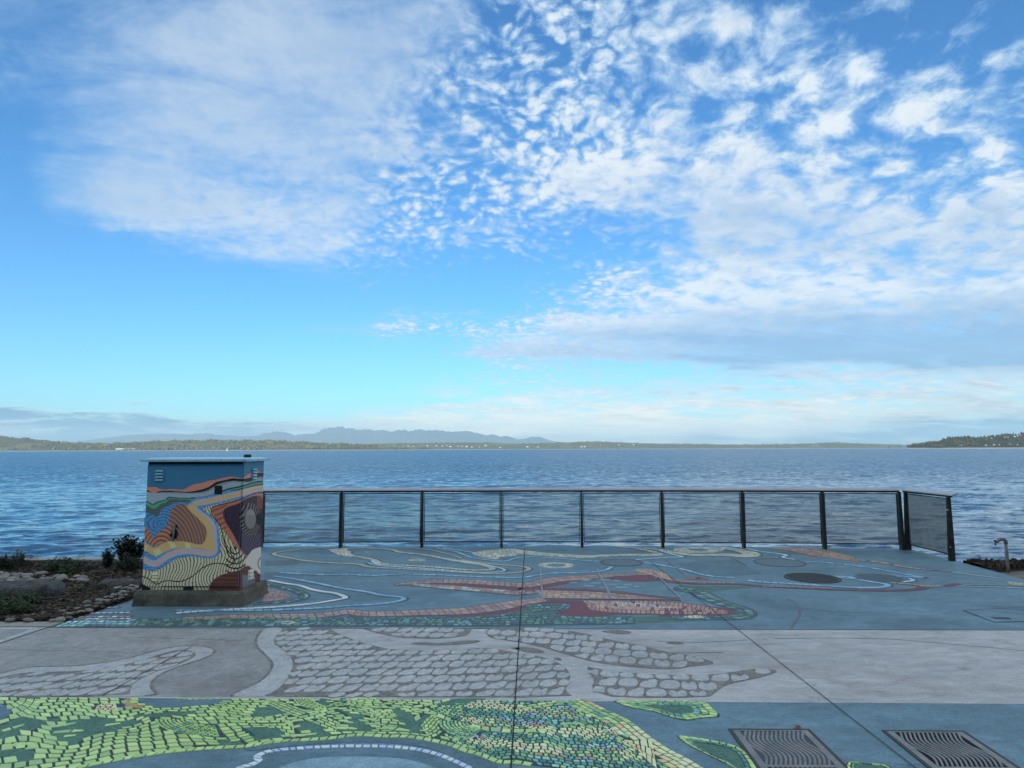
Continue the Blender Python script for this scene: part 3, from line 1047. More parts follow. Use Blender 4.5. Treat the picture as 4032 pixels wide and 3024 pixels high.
# right border in cream, bottom border in lime
off = np.array([[-0.17, -0.045]])
lay(right_edge, right_edge + off, 4, 0.062, lambda c: pick(CREAM if c[1] < 4.55 else MID + LIME) if RNG.random() < 0.8 else pick(PEACH), gap=0.009)
lay(gn((3, [(900, 1030), (1060, 1060), (1150, 1030), (1200, 1060)])), gn((3, [(900, 1060), (1100, 1140), (1130, 1200), (1240, 1290)])), 3, 0.05, PEACH + CREAM, gap=0.009)
lay(gn((1, [(800, 760), (860, 740), (960, 735)])), gn((1, [(780, 800), (880, 815), (990, 805)])), 5, 0.04, CREAM + PEACH, gap=0.008)
ribbon(bottom[:26], 0.05, 1, 0.055, LIME, gap=0.009)
# lime diamonds
layer += 1
for x, y in ((375, 948), (465, 912), (562, 906), (682, 936), (806, 970), (985, 1008), (925, 1034)):
    q = gn((3, [(x - 38, y), (x - 6, y - 20), (x + 38, y), (x + 6, y + 20)]))
    culls.append((layer, q))
    tiles.append((q, pick(MID[:1] + LIME[3:4]), layer))

# stained leaf shapes lie between the tiles
layer += 1
LEAVES = [
    (1, [(-300, 1060), (-200, 900), (0, 940), (130, 860), (300, 842), (430, 872), (560, 842), (470, 900), (300, 950), (170, 1000), (60, 1045), (-100, 1100)]),
    (1, [(280, 985), (420, 930), (560, 872), (740, 842), (900, 832), (1000, 872), (1150, 882), (1270, 852), (1180, 905), (1050, 938), (960, 995), (750, 1008), (660, 1048), (640, 1088), (530, 1094), (420, 1046), (300, 1015)]),
    (1, [(-200, 1130), (0, 1118), (130, 1110), (260, 1130), (330, 1158), (250, 1175), (370, 1190), (290, 1228), (130, 1230), (0, 1170), (-150, 1200)]),
    (1, [(1010, 842), (1250, 828), (1500, 800), (1715, 786), (1600, 840), (1300, 858), (1130, 868)]),
    (1, [(1765, 1042), (1850, 1030), (1990, 1055), (2030, 1085), (1900, 1102), (1760, 1092)]),
    (1, [(2010, 945), (2130, 932), (2280, 935), (2420, 1010), (2300, 1048), (2160, 1056), (2080, 1040), (2120, 990)]),
    (2, [(355, 895), (450, 880), (520, 912), (620, 950), (670, 1000), (560, 1033), (400, 1022), (450, 985), (345, 960)]),
    (2, [(640, 778), (720, 766), (790, 800), (840, 835), (950, 806), (905, 858), (925, 920), (1020, 962), (1035, 998), (870, 985), (700, 984), (660, 958), (870, 958), (840, 938), (690, 912), (830, 905), (760, 868), (820, 872), (760, 818)]),
    (2, [(1172, 766), (1210, 736), (1250, 762), (1242, 802), (1290, 812), (1330, 784), (1362, 800), (1310, 850), (1340, 892), (1380, 866), (1420, 830), (1462, 832), (1440, 890), (1388, 950), (1400, 1010), (1440, 1028), (1250, 1000), (1100, 985), (1040, 958), (1200, 962), (1180, 945), (1040, 925), (1120, 908), (1260, 930), (1190, 890), (1095, 852), (1180, 835), (1085, 795), (1150, 785)]),
    (2, [(530, 700), (625, 700), (620, 755), (560, 775), (525, 745)]),
    (2, [(700, 695), (780, 695), (730, 750), (690, 745)]),
    (1, [(2060, 800), (2150, 770), (2290, 752), (2390, 840), (2250, 852), (2060, 850)]),
    (2, [(1620, 705), (1800, 695), (1960, 705), (1800, 735), (1600, 760), (1480, 765)]),
]
leaf = MB()
LEAFP = []
for k, pts in LEAVES:
    p = smooth_line(gn((k, pts)), 1, True)
    culls.append((layer, p.mean(0) + (p - p.mean(0)) * 0.86))
    LEAFP.append(p)
    leaf.sheet(p, 0.0030 + 0.0002 * len(LEAFP) / len(LEAVES))
leaf.obj('painted_leaf', M['leafpaint'], near_pave)
# small pale tiles that fringe the leaves
for k, pts in ((1, [(10, 975), (140, 935), (210, 915)]), (1, [(380, 940), (520, 925), (640, 900)]), (1, [(430, 985), (560, 972), (700, 968)]), (1, [(860, 925), (960, 915), (1010, 905)]), (1, [(520, 1018), (640, 1005)]), (1, [(30, 1100), (150, 1082), (290, 1072)]), (1, [(200, 1118), (330, 1112)]),
              (2, [(680, 945), (780, 945), (860, 955)]), (2, [(1060, 935), (1180, 955), (1300, 970)]), (2, [(360, 1010), (430, 995), (530, 992)]), (2, [(690, 845), (760, 852)]), (2, [(750, 890), (830, 905)])):
    ribbon(gn((k, pts)), (0.045, 0.06, 0.03), 1, 0.085, LIME, cull=False, gap=0.012)
# orange-brown patch with a dark oval
layer += 1
pO = smooth_line(gn((1, [(1020, 700), (1080, 700), (1090, 725), (1130, 745), (1260, 790), (1180, 785), (1060, 770), (1000, 775), (960, 765), (1040, 745)])), 1, True)
culls.append((layer, pO))
m = MB(); m.sheet(pO, 0.0036); m.obj('painted_leaf', mottled('ochre_stain', D(140, 116, 84), D(160, 132, 92), 9, 0.7), near_pave)
pN = smooth_line(gn((1, [(955, 765), (990, 748), (1045, 748), (1035, 768), (985, 776)])), 2, True)
culls.append((layer, pN))
m = MB(); m.sheet(pN, 0.0040); m.obj('painted_oval', mottled('navy_stain', D(40, 52, 84), D(52, 64, 96), 9, 0.7), near_pave)
# bays of plain paving that cut into the mosaic
layer += 1
BAYS = [np.vstack([edge_pts((1, 1110), (1, 1960)), gn((1, [(1850, 730), (1700, 762), (1500, 783), (1300, 775), (1200, 752)]))]),
        gn((1, [(-300, 740), (0, 742), (62, 768), (102, 800), (62, 852), (0, 886), (-300, 900)]))]
m = MB()
for p in BAYS:
    culls.append((layer, p))
    m.sheet(p, 0.0034)
m.obj('plain_bay', M['teal'], near_pave)
ribbon(gn((1, [(1455, 697), (1560, 706), (1700, 708), (1830, 700)])), 0.03, 1, 0.045, LIME, cull=False)
# two leaf islands on the right and scraps beyond
def leaf_island(outer, rows_, seedpal, inner=True):
    global layer
    p = smooth_line(outer, 2, True)
    m_ = MB()
    m_.sheet(p, 0.0020)
    m_.obj('grout_bed', M['grout'], near_pave)
    ring = np.vstack([p, p[:1]])
    c = p.mean(0)
    lay(ring, c + (ring - c) * 0.80, 1, 0.055, LIME, cull=False, gap=0.009, brick=False)
    f = 0.80
    for q in range(rows_):
        f2 = f - 0.16
        lay(c + (ring - c) * f, c + (ring - c) * f2, 1, 0.05, seedpal[q % len(seedpal)], cull=False, gap=0.009)
        f = f2
    if inner:
        m_ = MB()
        m_.sheet(c + (p - c) * f, 0.0030)
        m_.obj('painted_leaf', M['leafpaint'], near_pave)


leaf_island(gn((3, [(850, 712), (1100, 716), (1420, 718), (1660, 722), (1680, 770), (1780, 845), (1700, 856), (1600, 858), (1500, 882), (1400, 868), (1280, 830), (1180, 796), (1020, 775), (930, 745)])), 2, (MID, AQUA + MID))
leaf_island(gn((3, [(1392, 1008), (1430, 1006), (1600, 1030), (1760, 1060), (1930, 1100), (2000, 1170), (2080, 1300), (2120, 1400), (1980, 1360), (1880, 1272), (1760, 1215), (1600, 1140), (1480, 1075)])), 1, (DUSK,))
leaf_island(gn((4, [(725, 1228), (800, 1222), (900, 1235), (1060, 1248), (1115, 1262), (1100, 1330), (900, 1360), (760, 1330)])), 1, (MID,))
# pale lavender line of tiles below the mosaic
LAVW = [D(176, 188, 226), D(162, 176, 218), D(188, 198, 232)]
ribbon(gn((1, [(1900, 1330), (1990, 1268), (2100, 1252), (2165, 1212), (2130, 1196), (2122, 1172), (2190, 1152)]),
          (2, [(100, 1138), (350, 1115), (600, 1100), (900, 1095), (1100, 1098), (1300, 1115), (1450, 1140), (1600, 1190), (1700, 1235), (1800, 1285)])), 0.045, 1, 0.048, LAVW, cull=False, gap=0.010)
m = MB(); m.sheet(smooth_line(gn((2, [(150, 1300), (300, 1235), (500, 1190), (800, 1175), (1200, 1190), (1400, 1230), (1560, 1300), (900, 1420)])), 2, True), 0.0022); m.obj('painted_pool', M['teal_light'], near_pave)
m = MB(); m.sheet(smooth_line(np.vstack([gn((2, [(-100, 1090), (330, 1052), (560, 1047), (850, 1007), (1250, 1018), (1450, 1048), (1650, 1092), (1760, 1148), (1900, 1190), (2050, 1250), (1960, 1290)])), gn((2, [(1800, 1275), (1600, 1160), (1450, 1105), (1200, 1070), (900, 1055), (600, 1070), (350, 1090), (100, 1115), (-60, 1140)]))]), 1, True), 0.0018); m.obj('painted_dark_band', M['teal_dark'], near_pave)  # darker, rougher teal paving along the lower mosaic edge

m = MB(); m.sheet(smooth_line(field, 1, True), 0.0024); m.obj('grout_bed', M['grout'], near_pave)

# keep what is not covered by something laid later
keep = np.ones(len(tiles), bool)
cen = np.array([t_[0].mean(0) for t_ in tiles])
lay_of = np.array([t_[2] for t_ in tiles])
for lv, p in culls:
    mask = lay_of < lv
    idx = np.where(mask & keep)[0]
    if len(idx):
        keep[idx[inside(p, cen[idx])]] = False
fieldp = smooth_line(field, 1, True)
tiles = [t_ for t_, k_ in zip(tiles, keep) if k_]
vis = []
for q, col, lv in tiles:
    c = q.mean(0)
    px, py = proj((c[0], c[1], 0))
    a = 0.5 * abs(np.dot(q[:, 0], np.roll(q[:, 1], -1)) - np.dot(q[:, 1], np.roll(q[:, 0], -1)))
    vis.append(a / (c[0] ** 2 + c[1] ** 2) if (0 < px < 4032 and py < 3024) else -1)
order = np.argsort(vis)[::-1]
rest = MB()
for i, k_ in enumerate(order):
    q, col, lv = tiles[k_]
    a = 0.5 * abs(np.dot(q[:, 0], np.roll(q[:, 1], -1)) - np.dot(q[:, 1], np.roll(q[:, 0], -1)))
    if a < 0.00012:
        continue
    z1 = 0.0062 + RNG.uniform(-0.0008, 0.0008)
    if i < 298 and vis[k_] > 0:
        m = MB()
        m.prism(q, 0.001, z1, 0.06, col)
        m.obj('tile', M['tile'], near_pave)
    else:
        rest.prism(q, 0.001, z1, 0.06, col)
tag(rest.obj('mosaic_tiles', M['tile'], near_pave), kind='stuff')

# ---- grey band: smooth tendrils and raised scales on a sandblasted ground
bl_left = gn((1, [(-500, 110), (430, 108), (2230, 112), (2170, 180), (2160, 250), (2260, 360), (2330, 420), (2280, 500), (2120, 620), (2000, 684), (-500, 684)]))
m = MB(); m.sheet(bl_left, 0.0008); m.obj('worn_slab', M['grey_worn'], band)
TENDRILS = [
    gn((1, [(-300, 560), (0, 490), (150, 452), (300, 430), (560, 432), (800, 410), (1050, 370), (1250, 310), (1400, 272), (1550, 258), (1700, 262), (1790, 292), (1770, 330), (1650, 380), (1450, 440), (1320, 500), (1255, 560), (1260, 620), (1340, 684), (-300, 684)])),
    gn((2, [(80, 108), (10, 200), (20, 270), (100, 340), (160, 410), (130, 480), (50, 560), (-140, 640), (-220, 684), (70, 684), (160, 650), (250, 590), (320, 480), (340, 400), (310, 340), (240, 280), (170, 240), (190, 180), (260, 110)])),
]
m = MB()
for p in TENDRILS:
    m.sheet(smooth_line(p, 2, True), 0.0015)
m.obj('smooth_tendril', M['grey_smooth'], band)
BEDS = [
    (gn((1, [(-300, 600), (0, 520), (200, 482), (400, 476), (650, 470), (900, 440), (1150, 390), (1350, 322), (1480, 292), (1580, 300), (1632, 330), (1600, 362), (1450, 430), (1300, 472), (1150, 540), (1082, 600), (1076, 684), (-300, 684)])), 0.35),
    (gn((2, [(250, 118), (420, 110), (620, 110), (700, 160), (850, 220), (1000, 260), (1100, 285), (1300, 302), (1500, 302), (1700, 296), (1900, 275), (2107, 300)]),
        (3, [(100, 330), (250, 342), (400, 392), (480, 440), (522, 500), (502, 570), (470, 630), (550, 688)]), (2, [(1000, 684), (70, 684), (150, 650), (240, 590), (310, 480), (330, 400), (300, 340), (230, 280), (160, 240), (180, 180)])), 0.12),
    (gn((2, [(880, 110), (1000, 150), (1150, 180), (1300, 196), (1500, 202), (1650, 192), (1780, 172), (1815, 112)])), 0.0),
    (gn((2, [(1950, 113), (1915, 150), (1960, 195), (2107, 216)]), (3, [(100, 232), (300, 272), (450, 322), (560, 352), (700, 392), (900, 422), (1100, 442), (1300, 456), (1420, 450), (1500, 432), (1600, 425), (1735, 400), (1600, 360), (1450, 330), (1300, 310), (1150, 265), (1000, 240), (800, 200), (600, 150), (400, 120), (200, 112)])), -0.5),
    (gn((3, [(648, 432), (700, 440), (850, 470), (1050, 490), (1400, 505), (1700, 500), (1850, 480), (2000, 456), (2110, 450), (2259, 464), (2140, 512), (1950, 552), (1850, 572), (1780, 602), (1720, 645), (1665, 690), (900, 690), (760, 652), (690, 612), (720, 552), (690, 500)])), -0.2),
]
SHAPES = [[(.08, .12), (.5, .04), (.90, .10), (.98, .4), (.96, .72), (.82, .93), (.66, .82), (.52, .66), (.40, .78), (.22, .90), (.05, .62)],
          [(.06, .2), (.35, .05), (.8, .06), (.97, .3), (1.0, .65), (.88, .92), (.5, .95), (.2, .86), (.04, .55)],
          [(.05, .1), (.5, .05), (.85, .08), (.95, .4), (1.02, .8), (.9, .96), (.62, .92), (.5, .74), (.30, .72), (.12, .5)]]
m = MB()
scales = []
for bi, (p, tilt) in enumerate(BEDS):
    p = smooth_line(p, 1, True)
    m.sheet(p, 0.0026)
    dx, dyy = 0.140, 0.178
    if bi >= 3:
        dx, dyy = 0.145, 0.205
    x0, y0 = p.min(0)
    x1, y1 = p.max(0)
    e1 = np.array([1.0, 0.10 * tilt])
    shrunk = p
    j = 0
    yy = y0 - 1.2
    while yy < y1 + 1.2:
        xx = x0 - 0.2 + (j % 2) * dx * 0.5 + RNG.uniform(-0.02, 0.02)
        while xx < x1 + 0.2:
            w_ = dx * RNG.uniform(0.82, 1.12)
            o_ = np.array([xx, yy + (xx - x0) * tilt * (1.0 if bi != 0 else 0.9) * 0.5 + 0.015 * math.sin(xx * 3)])
            sh_ = np.array(SHAPES[RNG.integers(3)]) + RNG.uniform(-0.03, 0.03, (len(SHAPES[0]) if False else 1, 2))
            q = (sh_ - 0.5) * 1.09 + 0.5
            q = q * [w_ * 0.94, dyy * 0.93] 
            q = q + np.stack([sh_[:, 1] * 0.035, sh_[:, 0] * w_ * tilt * 0.5], 1) + o_
            c = q.mean(0)
            if inside(p, c)[0]:
                ok = inside(p, c + (q - c) * 1.10)
                if ok.mean() > 0.35:
                    for _ in range(7):
                        bad = ~inside(p, c + (q - c) * 1.10)
                        if not bad.any():
                            break
                        q[bad] = c + (q[bad] - c) * 0.85
                    a = 0.5 * abs(np.dot(q[:, 0], np.roll(q[:, 1], -1)) - np.dot(q[:, 1], np.roll(q[:, 0], -1)))
                    if a > 0.28 * dx * dyy:
                        scales.append(smooth_line(q, 1, True))
            xx += w_
        yy += dyy
        j += 1
m.obj('sandblasted_bed', M['grey_blast'], band)
extra = MB()
for i, q in enumerate(sorted(scales, key=lambda q: abs(q[:, 0].mean()) + q[:, 1].mean())):
    if i < 295:
        m = MB()
        m.prism(q, 0.002, 0.0058, 0.03)
        m.obj('paving_scale', M['grey_smooth'], band)
    else:
        extra.prism(q, 0.002, 0.0058, 0.03)
if extra.v:
    tag(extra.obj('paving_scales', M['grey_smooth'], band), kind='stuff')
# darker slivers in the smooth part, and the outline of the tendrils
m = MB()
for k, pts in ((2, [(1280, 238), (1400, 228), (1550, 240), (1750, 215), (1880, 212), (1870, 232), (1700, 252), (1500, 258), (1350, 250)]), (3, [(40, 280), (150, 266), (250, 285), (330, 320), (200, 322), (100, 300)]), (3, [(370, 360), (430, 358), (455, 385), (400, 380)]),
               (3, [(740, 138), (900, 126), (1040, 140), (1000, 166), (880, 158)]), (3, [(1280, 235), (1400, 225), (1480, 238), (1410, 252)]), (2, [(2120, 275), (2200, 268), (2210, 290), (2150, 290)])):
    m.sheet(smooth_line(gn((k, pts)), 2, True), 0.0020)
for p in TENDRILS:
    p = resample(smooth_line(p, 2), 160)
    for i_, (a, b_) in enumerate(zip(p[:-1], p[1:])):
        if abs(a[1] - line_y(LB0, LB1, a[0])) > 0.06 and abs(a[1] - line_y(LA0, LA1, a[0])) > 0.05:
            joint(a, b_ + (b_ - a) * 0.2, RNG.uniform(0.016, 0.030), 0.0022 + 0.0003 * (i_ % 2), m)
m.obj('sandblasted_line', M['grey_blast'], band)

# ---- mosaic inlays of the lookout deck
ft = []
fp = {}


def fz(*segs):
    out = []
    for k, pts in segs:
        out += farz(k, pts)
    return gr(out)


def dlay(top, bot, rows, tl, pal, **kw):
    lay(top, bot, rows, tl, pal, cull=False, store=ft, **kw)


under_ = MB()


def drib(line, w, rows, tl, pal, **kw):
    p_ = resample(smooth_line(line), 90)
    t_ = np.gradient(p_, axis=0)
    t_ /= np.linalg.norm(t_, axis=1)[:, None] + 1e-9
    n_ = np.stack([-t_[:, 1], t_[:, 0]], 1)
    w_ = np.asarray(w) if hasattr(w, '__len__') else np.array([w, w])
    w_ = (np.interp(np.linspace(0, 1, 90), np.linspace(0, 1, len(w_)), w_)[:, None] + 0.055) / 2
    a_, b_ = p_ + n_ * w_, p_ - n_ * w_
    zz_ = 0.0018 + 0.00001 * (len(under_.v) // 180)
    under_.add([(q_[0], q_[1], zz_) for q_ in a_] + [(q_[0], q_[1], zz_) for q_ in b_], [(i + 90, i + 91, i + 1, i) for i in range(89)])
    ribbon(line, w, rows, tl, pal, cull=False, store=ft, **kw)


def stain(pts, mat, z, closed=2):
    fp.setdefault(mat, MB()).sheet(smooth_line(pts, closed, True), z)


M['maroon'] = mottled('maroon_stain', D(88, 52, 62), D(106, 62, 72), 5, 0.65, 80, 0.4)
M['pinkbed'] = mottled('dusky_pink_stain', D(104, 84, 86), D(122, 98, 98), 5, 0.7, 80, 0.4)
M['algae'] = mottled('algae_green_stain', D(60, 84, 80), D(80, 106, 100), 5, 0.75, 70, 0.6, c3=D(72, 108, 116))
M['patch'] = mottled('patched_concrete', D(74, 88, 98), D(86, 100, 110), 4, 0.8)
WHT = [D(190, 200, 208), D(176, 188, 200), D(204, 208, 210)]
SKYB = [D(116, 158, 190), D(130, 168, 196), D(104, 146, 182)]
PALEB = [D(144, 180, 208), D(160, 192, 214)]
SHELL = [D(158, 162, 156), D(172, 172, 160), D(144, 150, 148), D(180, 178, 164)]
SAND = [D(152, 148, 130), D(164, 158, 138)]
PINK = [D(142, 116, 114), D(154, 126, 120), D(132, 106, 106), D(148, 122, 110)]
CLAY = [D(160, 130, 112), D(150, 122, 112), D(172, 140, 118)]
RED = [D(104, 58, 66), D(92, 52, 62)]
ALG = [D(78, 108, 100), D(92, 126, 110), D(70, 98, 108), D(100, 140, 148), D(60, 84, 88)]

# lines left of the first joint
drib(fz((1, [(-620, 1075), (-300, 1052), (0, 1036), (200, 1025), (450, 1003), (600, 980), (700, 962), (738, 955), (700, 935), (640, 915), (540, 905), (440, 885), (370, 855), (280, 845), (120, 815)])), 0.075, 1, 0.075, WHT)
drib(fz((1, [(-620, 1052), (0, 1056), (300, 1045), (600, 1030), (800, 1012), (1000, 1005), (1100, 990), (1190, 970), (1198, 955), (1150, 945), (1000, 935), (900, 905), (720, 885), (560, 850), (430, 825), (300, 800), (150, 783)])), 0.07, 1, 0.11, SKYB)
drib(fz((1, [(200, 755), (400, 765), (600, 772), (760, 765), (900, 780), (1000, 775), (1200, 764), (1300, 770), (1450, 770), (1600, 780), (1800, 788), (2000, 793), (2130, 798)]), (2, [(240, 770), (400, 755), (560, 758), (680, 750), (780, 735), (822, 708)])), 0.07, 1, 0.12, SKYB)
drib(fz((1, [(600, 552), (450, 560), (300, 576), (180, 592), (138, 610), (250, 632), (400, 660), (600, 678), (850, 685), (872, 705), (1000, 716), (1200, 726), (1500, 742), (1700, 756), (1900, 763), (2100, 755), (2195, 728), (2150, 706), (2000, 696), (1800, 680), (1640, 655)])), 0.08, 1, 0.07, SAND)
isl = [(585, 576), (720, 563), (900, 558), (1100, 570), (1150, 595), (1300, 605), (1450, 630), (1600, 665), (1750, 685), (1900, 715), (1880, 735), (1700, 735), (1500, 716), (1300, 702), (1100, 692), (985, 682), (960, 652), (880, 637), (780, 622), (738, 602), (760, 580)]
p = smooth_line(fz((1, isl)), 2, True)
drib(np.vstack([p, p[:1]]), 0.10, 2, 0.07, SHELL)
c = p.mean(0)
drib(fz((1, [(930, 660), (965, 692), (1150, 708), (1400, 722), (1700, 752), (1930, 752), (2010, 735), (1900, 703), (1700, 672), (1500, 640)])), 0.05, 1, 0.08, PALEB)
drib(fz((1, [(900, 672), (950, 700), (1300, 722), (1600, 745)])), 0.05, 1, 0.09, SKYB)
dlay(fz((1, [(580, 572), (640, 568), (730, 562)])), fz((1, [(640, 600), (700, 625), (780, 628)])), 5, 0.07, SHELL)
for x, y, rx, ry in ((905, 592, 48, 10), (1290, 655, 120, 16)):
    ang = np.linspace(0, 2 * math.pi, 25)
    dlay(fz((1, [(x + rx * 0.6 * math.cos(a), y + ry * 0.6 * math.sin(a)) for a in ang])), fz((1, [(x + rx * 0.25 * math.cos(a), y + ry * 0.2 * math.sin(a)) for a in ang])), 2, 0.05, SHELL)
# shell band by the rail
dlay(fz((1, [(1725, 600), (1820, 578), (2000, 565), (2107, 566)]), (2, [(30, 565), (130, 578), (300, 598), (500, 612), (620, 620), (750, 612), (950, 606), (1150, 606), (1220, 600)])),
     fz((1, [(1740, 612), (1860, 632), (2000, 628), (2107, 615)]), (2, [(30, 612), (130, 608), (300, 622), (500, 634), (620, 640), (750, 628), (950, 620), (1150, 626), (1235, 618)])), 4, 0.075, SHELL)
dlay(fz((1, [(1745, 618), (1900, 636), (1940, 630)])), fz((1, [(1800, 632), (1900, 650), (1945, 648)])), 2, 0.07, SHELL)
drib(fz((1, [(1440, 558), (1600, 585), (1680, 622), (1750, 642), (1900, 662), (2000, 668), (2050, 642), (2130, 631)]), (2, [(250, 630), (450, 645), (620, 662), (722, 666)])), 0.07, 1, 0.10, SKYB)
drib(fz((1, [(1200, 556), (1400, 572), (1550, 610), (1640, 640)])), 0.05, 1, 0.07, SAND)
drib(fz((1, [(1500, 556), (1700, 590), (1800, 606)])), 0.05, 1, 0.08, PALEB)
ang = np.linspace(0, 2 * math.pi, 31)
dlay(fz((2, [(380 + 148 * math.cos(a), 697 + 23 * math.sin(a)) for a in ang])), fz((2, [(380 + 78 * math.cos(a), 697 + 11 * math.sin(a)) for a in ang])), 2, 0.07, SHELL)
dlay(fz((2, [(1510 + 205 * math.cos(a), 574 + 25 * math.sin(a)) for a in ang])), fz((2, [(1510 + 80 * math.cos(a), 574 + 8 * math.sin(a)) for a in ang])), 3, 0.07, SHELL)
drib(fz((2, [(1080, 560), (1210, 572), (1350, 603), (1500, 618), (1700, 612), (1880, 624), (1945, 614), (1900, 592), (1800, 570), (1680, 556)])), (0.10, 0.16, 0.22, 0.3, 0.30, 0.2), 3, 0.075, SHELL)
drib(fz((2, [(860, 548), (1000, 556), (1100, 578), (1180, 596)])), 0.12, 2, 0.07, SHELL)
drib(fz((2, [(1200, 578), (1300, 610), (1420, 633), (1300, 633), (1150, 641), (1010, 653)])), 0.06, 1, 0.12, PALEB)
drib(fz((2, [(1840, 553), (2000, 588), (2212, 612)]), (3, [(210, 660)])), 0.07, 1, 0.12, PALEB)
drib(fz((2, [(1080, 675), (1200, 690), (1300, 712), (1400, 730), (1500, 760), (1600, 785), (1800, 796)])), 0.07, 1, 0.14, SKYB)
drib(fz((2, [(1900, 815), (2000, 830), (2180, 838)]), (3, [(300, 902), (500, 912), (700, 926), (850, 933), (1000, 931), (1072, 915), (1060, 900), (950, 886), (800, 860), (620, 842)])), 0.085, 1, 0.10, SKYB)
drib(fz((3, [(215, 660), (150, 674), (280, 694)])), 0.06, 1, 0.1, PALEB)
drib(fz((3, [(360, 715), (500, 714), (700, 735), (900, 760), (1100, 795), (1300, 834), (1405, 850), (1260, 838), (1120, 834)])), 0.07, 1, 0.11, SKYB)
drib(fz((3, [(590, 836), (720, 838), (800, 846), (760, 852), (660, 850)])), 0.06, 1, 0.1, SKYB)
drib(fz((3, [(1190, 882), (1300, 872), (1240, 852)])), 0.06, 1, 0.1, PALEB)
drib(fz((3, [(1600, 800), (1800, 828), (2000, 850)])), 0.03, 1, 0.16, PALEB)
drib(fz((3, [(1690, 908), (1900, 908), (2100, 912), (2212, 916)])), 0.03, 1, 0.16, SAND)
drib(fz((3, [(1640, 920), (1900, 922), (2212, 938)])), 0.03, 1, 0.18, PALEB)
dlay(fz((3, [(2060, 880), (2130, 885), (2212, 893)])), fz((3, [(2090, 902), (2150, 912), (2212, 910)])), 2, 0.06, SAND)
# lizard-like pink and tan figure by the rail
stain(fz((3, [(40, 597), (250, 597), (450, 606), (600, 635), (780, 682), (832, 706), (800, 714), (640, 685), (500, 664), (430, 680), (380, 650), (200, 620)])), 'pinkbed', 0.0012)
dlay(fz((3, [(40, 598), (250, 598), (450, 608), (600, 636), (780, 683), (830, 704)])), fz((3, [(200, 618), (380, 646), (440, 668), (560, 672), (680, 692), (800, 711)])), 5, 0.07, CLAY + PINK)
drib(fz((3, [(430, 605), (560, 622), (700, 655), (780, 680)])), 0.05, 1, 0.08, [D(140, 150, 100), D(150, 158, 110)])
drib(fz((3, [(830, 698), (1000, 716), (1200, 758), (1500, 790), (1600, 800)])), (0.12, 0.09, 0.10, 0.05, 0.03), 1, 0.08, CLAY + [D(90, 90, 96)])
# maroon and pink ribbons
drib(fz((2, [(1150, 792), (1280, 826), (1420, 838), (1600, 840), (1800, 842), (2000, 862), (2180, 870)]), (3, [(300, 932), (600, 946), (1000, 956), (1250, 952), (1390, 935), (1330, 915), (1240, 902)])), (0.16, 0.11, 0.09, 0.10, 0.10, 0.08), 1, 0.14, RED)
drib(fz((2, [(1190, 780), (1300, 812), (1420, 829), (1600, 832), (1800, 836)])), 0.06, 1, 0.06, CLAY)
drib(fz((3, [(0, 922), (300, 925), (600, 938)])), 0.05, 1, 0.07, PINK)
stain(fz((3, [(1515, 916), (1560, 902), (1640, 890), (1690, 906), (1640, 916), (1560, 926)])), 'maroon', 0.0016)
drib(fz((3, [(1080, 888), (1240, 900), (1360, 920), (1500, 918)])), 0.07, 1, 0.09, CLAY)
stain(fz((1, [(1115, 852), (1250, 836), (1400, 816), (1600, 814), (1800, 824), (2000, 840), (2150, 848)]), (2, [(130, 852), (270, 812), (400, 792), (600, 790), (800, 772), (1000, 762), (1130, 762), (1180, 800), (1210, 822), (1050, 826), (950, 822), (890, 812), (700, 800), (560, 826), (420, 852), (330, 868), (210, 880), (130, 920), (0, 930)]),
         (1, [(2100, 925), (1900, 905), (1700, 890), (1500, 870), (1300, 852)])), 'maroon', 0.0014, 1)
drib(fz((1, [(1115, 852), (1250, 840), (1400, 824), (1600, 822), (1800, 832), (2000, 846), (2130, 854)]), (2, [(140, 858), (280, 828), (400, 805), (600, 795), (800, 776), (1000, 768), (1130, 766)])), (0.10, 0.24, 0.26, 0.26, 0.28, 0.34, 0.18, 0.12), 2, 0.085, PINK)
drib(fz((1, [(1250, 850), (1500, 866), (1700, 884), (1900, 900), (2100, 918)]), (2, [(60, 915), (200, 905)])), (0.10, 0.22, 0.20, 0.22, 0.25), 2, 0.085, PINK + SHELL[:1])
dlay(fz((2, [(1010, 728), (1060, 720), (1200, 745), (1262, 770)])), fz((2, [(1000, 740), (1120, 765), (1190, 798), (1300, 815)])), 3, 0.08, CLAY)
dlay(fz((2, [(200, 893), (400, 897), (700, 908), (900, 924), (1100, 948), (1300, 966)])), fz((2, [(280, 958), (500, 960), (830, 963), (1000, 964), (1150, 968), (1310, 972)])), 4, 0.085, CLAY + PINK)
drib(fz((2, [(120, 900), (260, 884), (500, 882), (800, 903), (1000, 930), (1200, 952), (1380, 968)])), 0.12, 1, 0.2, RED)
stain(fz((2, [(0, 1082), (100, 1015), (280, 968), (560, 975), (900, 972), (1200, 976), (1450, 1000), (1650, 1028), (1800, 1042), (1858, 1070), (1832, 1096), (1750, 1102), (1500, 1096), (1200, 1090), (1000, 1086), (850, 1090), (700, 1106), (500, 1096), (340, 1082), (430, 1056), (490, 1030), (494, 1008), (440, 996), (260, 1000), (130, 1035)])), 'maroon', 0.0016, 1)
dlay(fz((2, [(590, 978), (900, 978), (1200, 982), (1450, 1005), (1640, 1035), (1745, 1062)])), fz((2, [(650, 1050), (760, 1068), (1000, 1080), (1200, 1084), (1500, 1088), (1735, 1085)])), 4, 0.05, PINK + CLAY[:2] + RED[:1])
dlay(fz((2, [(650, 985), (800, 985), (950, 1000), (1250, 1035), (1380, 1045)])), fz((2, [(680, 1020), (850, 1040), (1000, 1046), (1200, 1056), (1400, 1062)])), 3, 0.07, SHELL[:2] + CLAY)
layer += 1
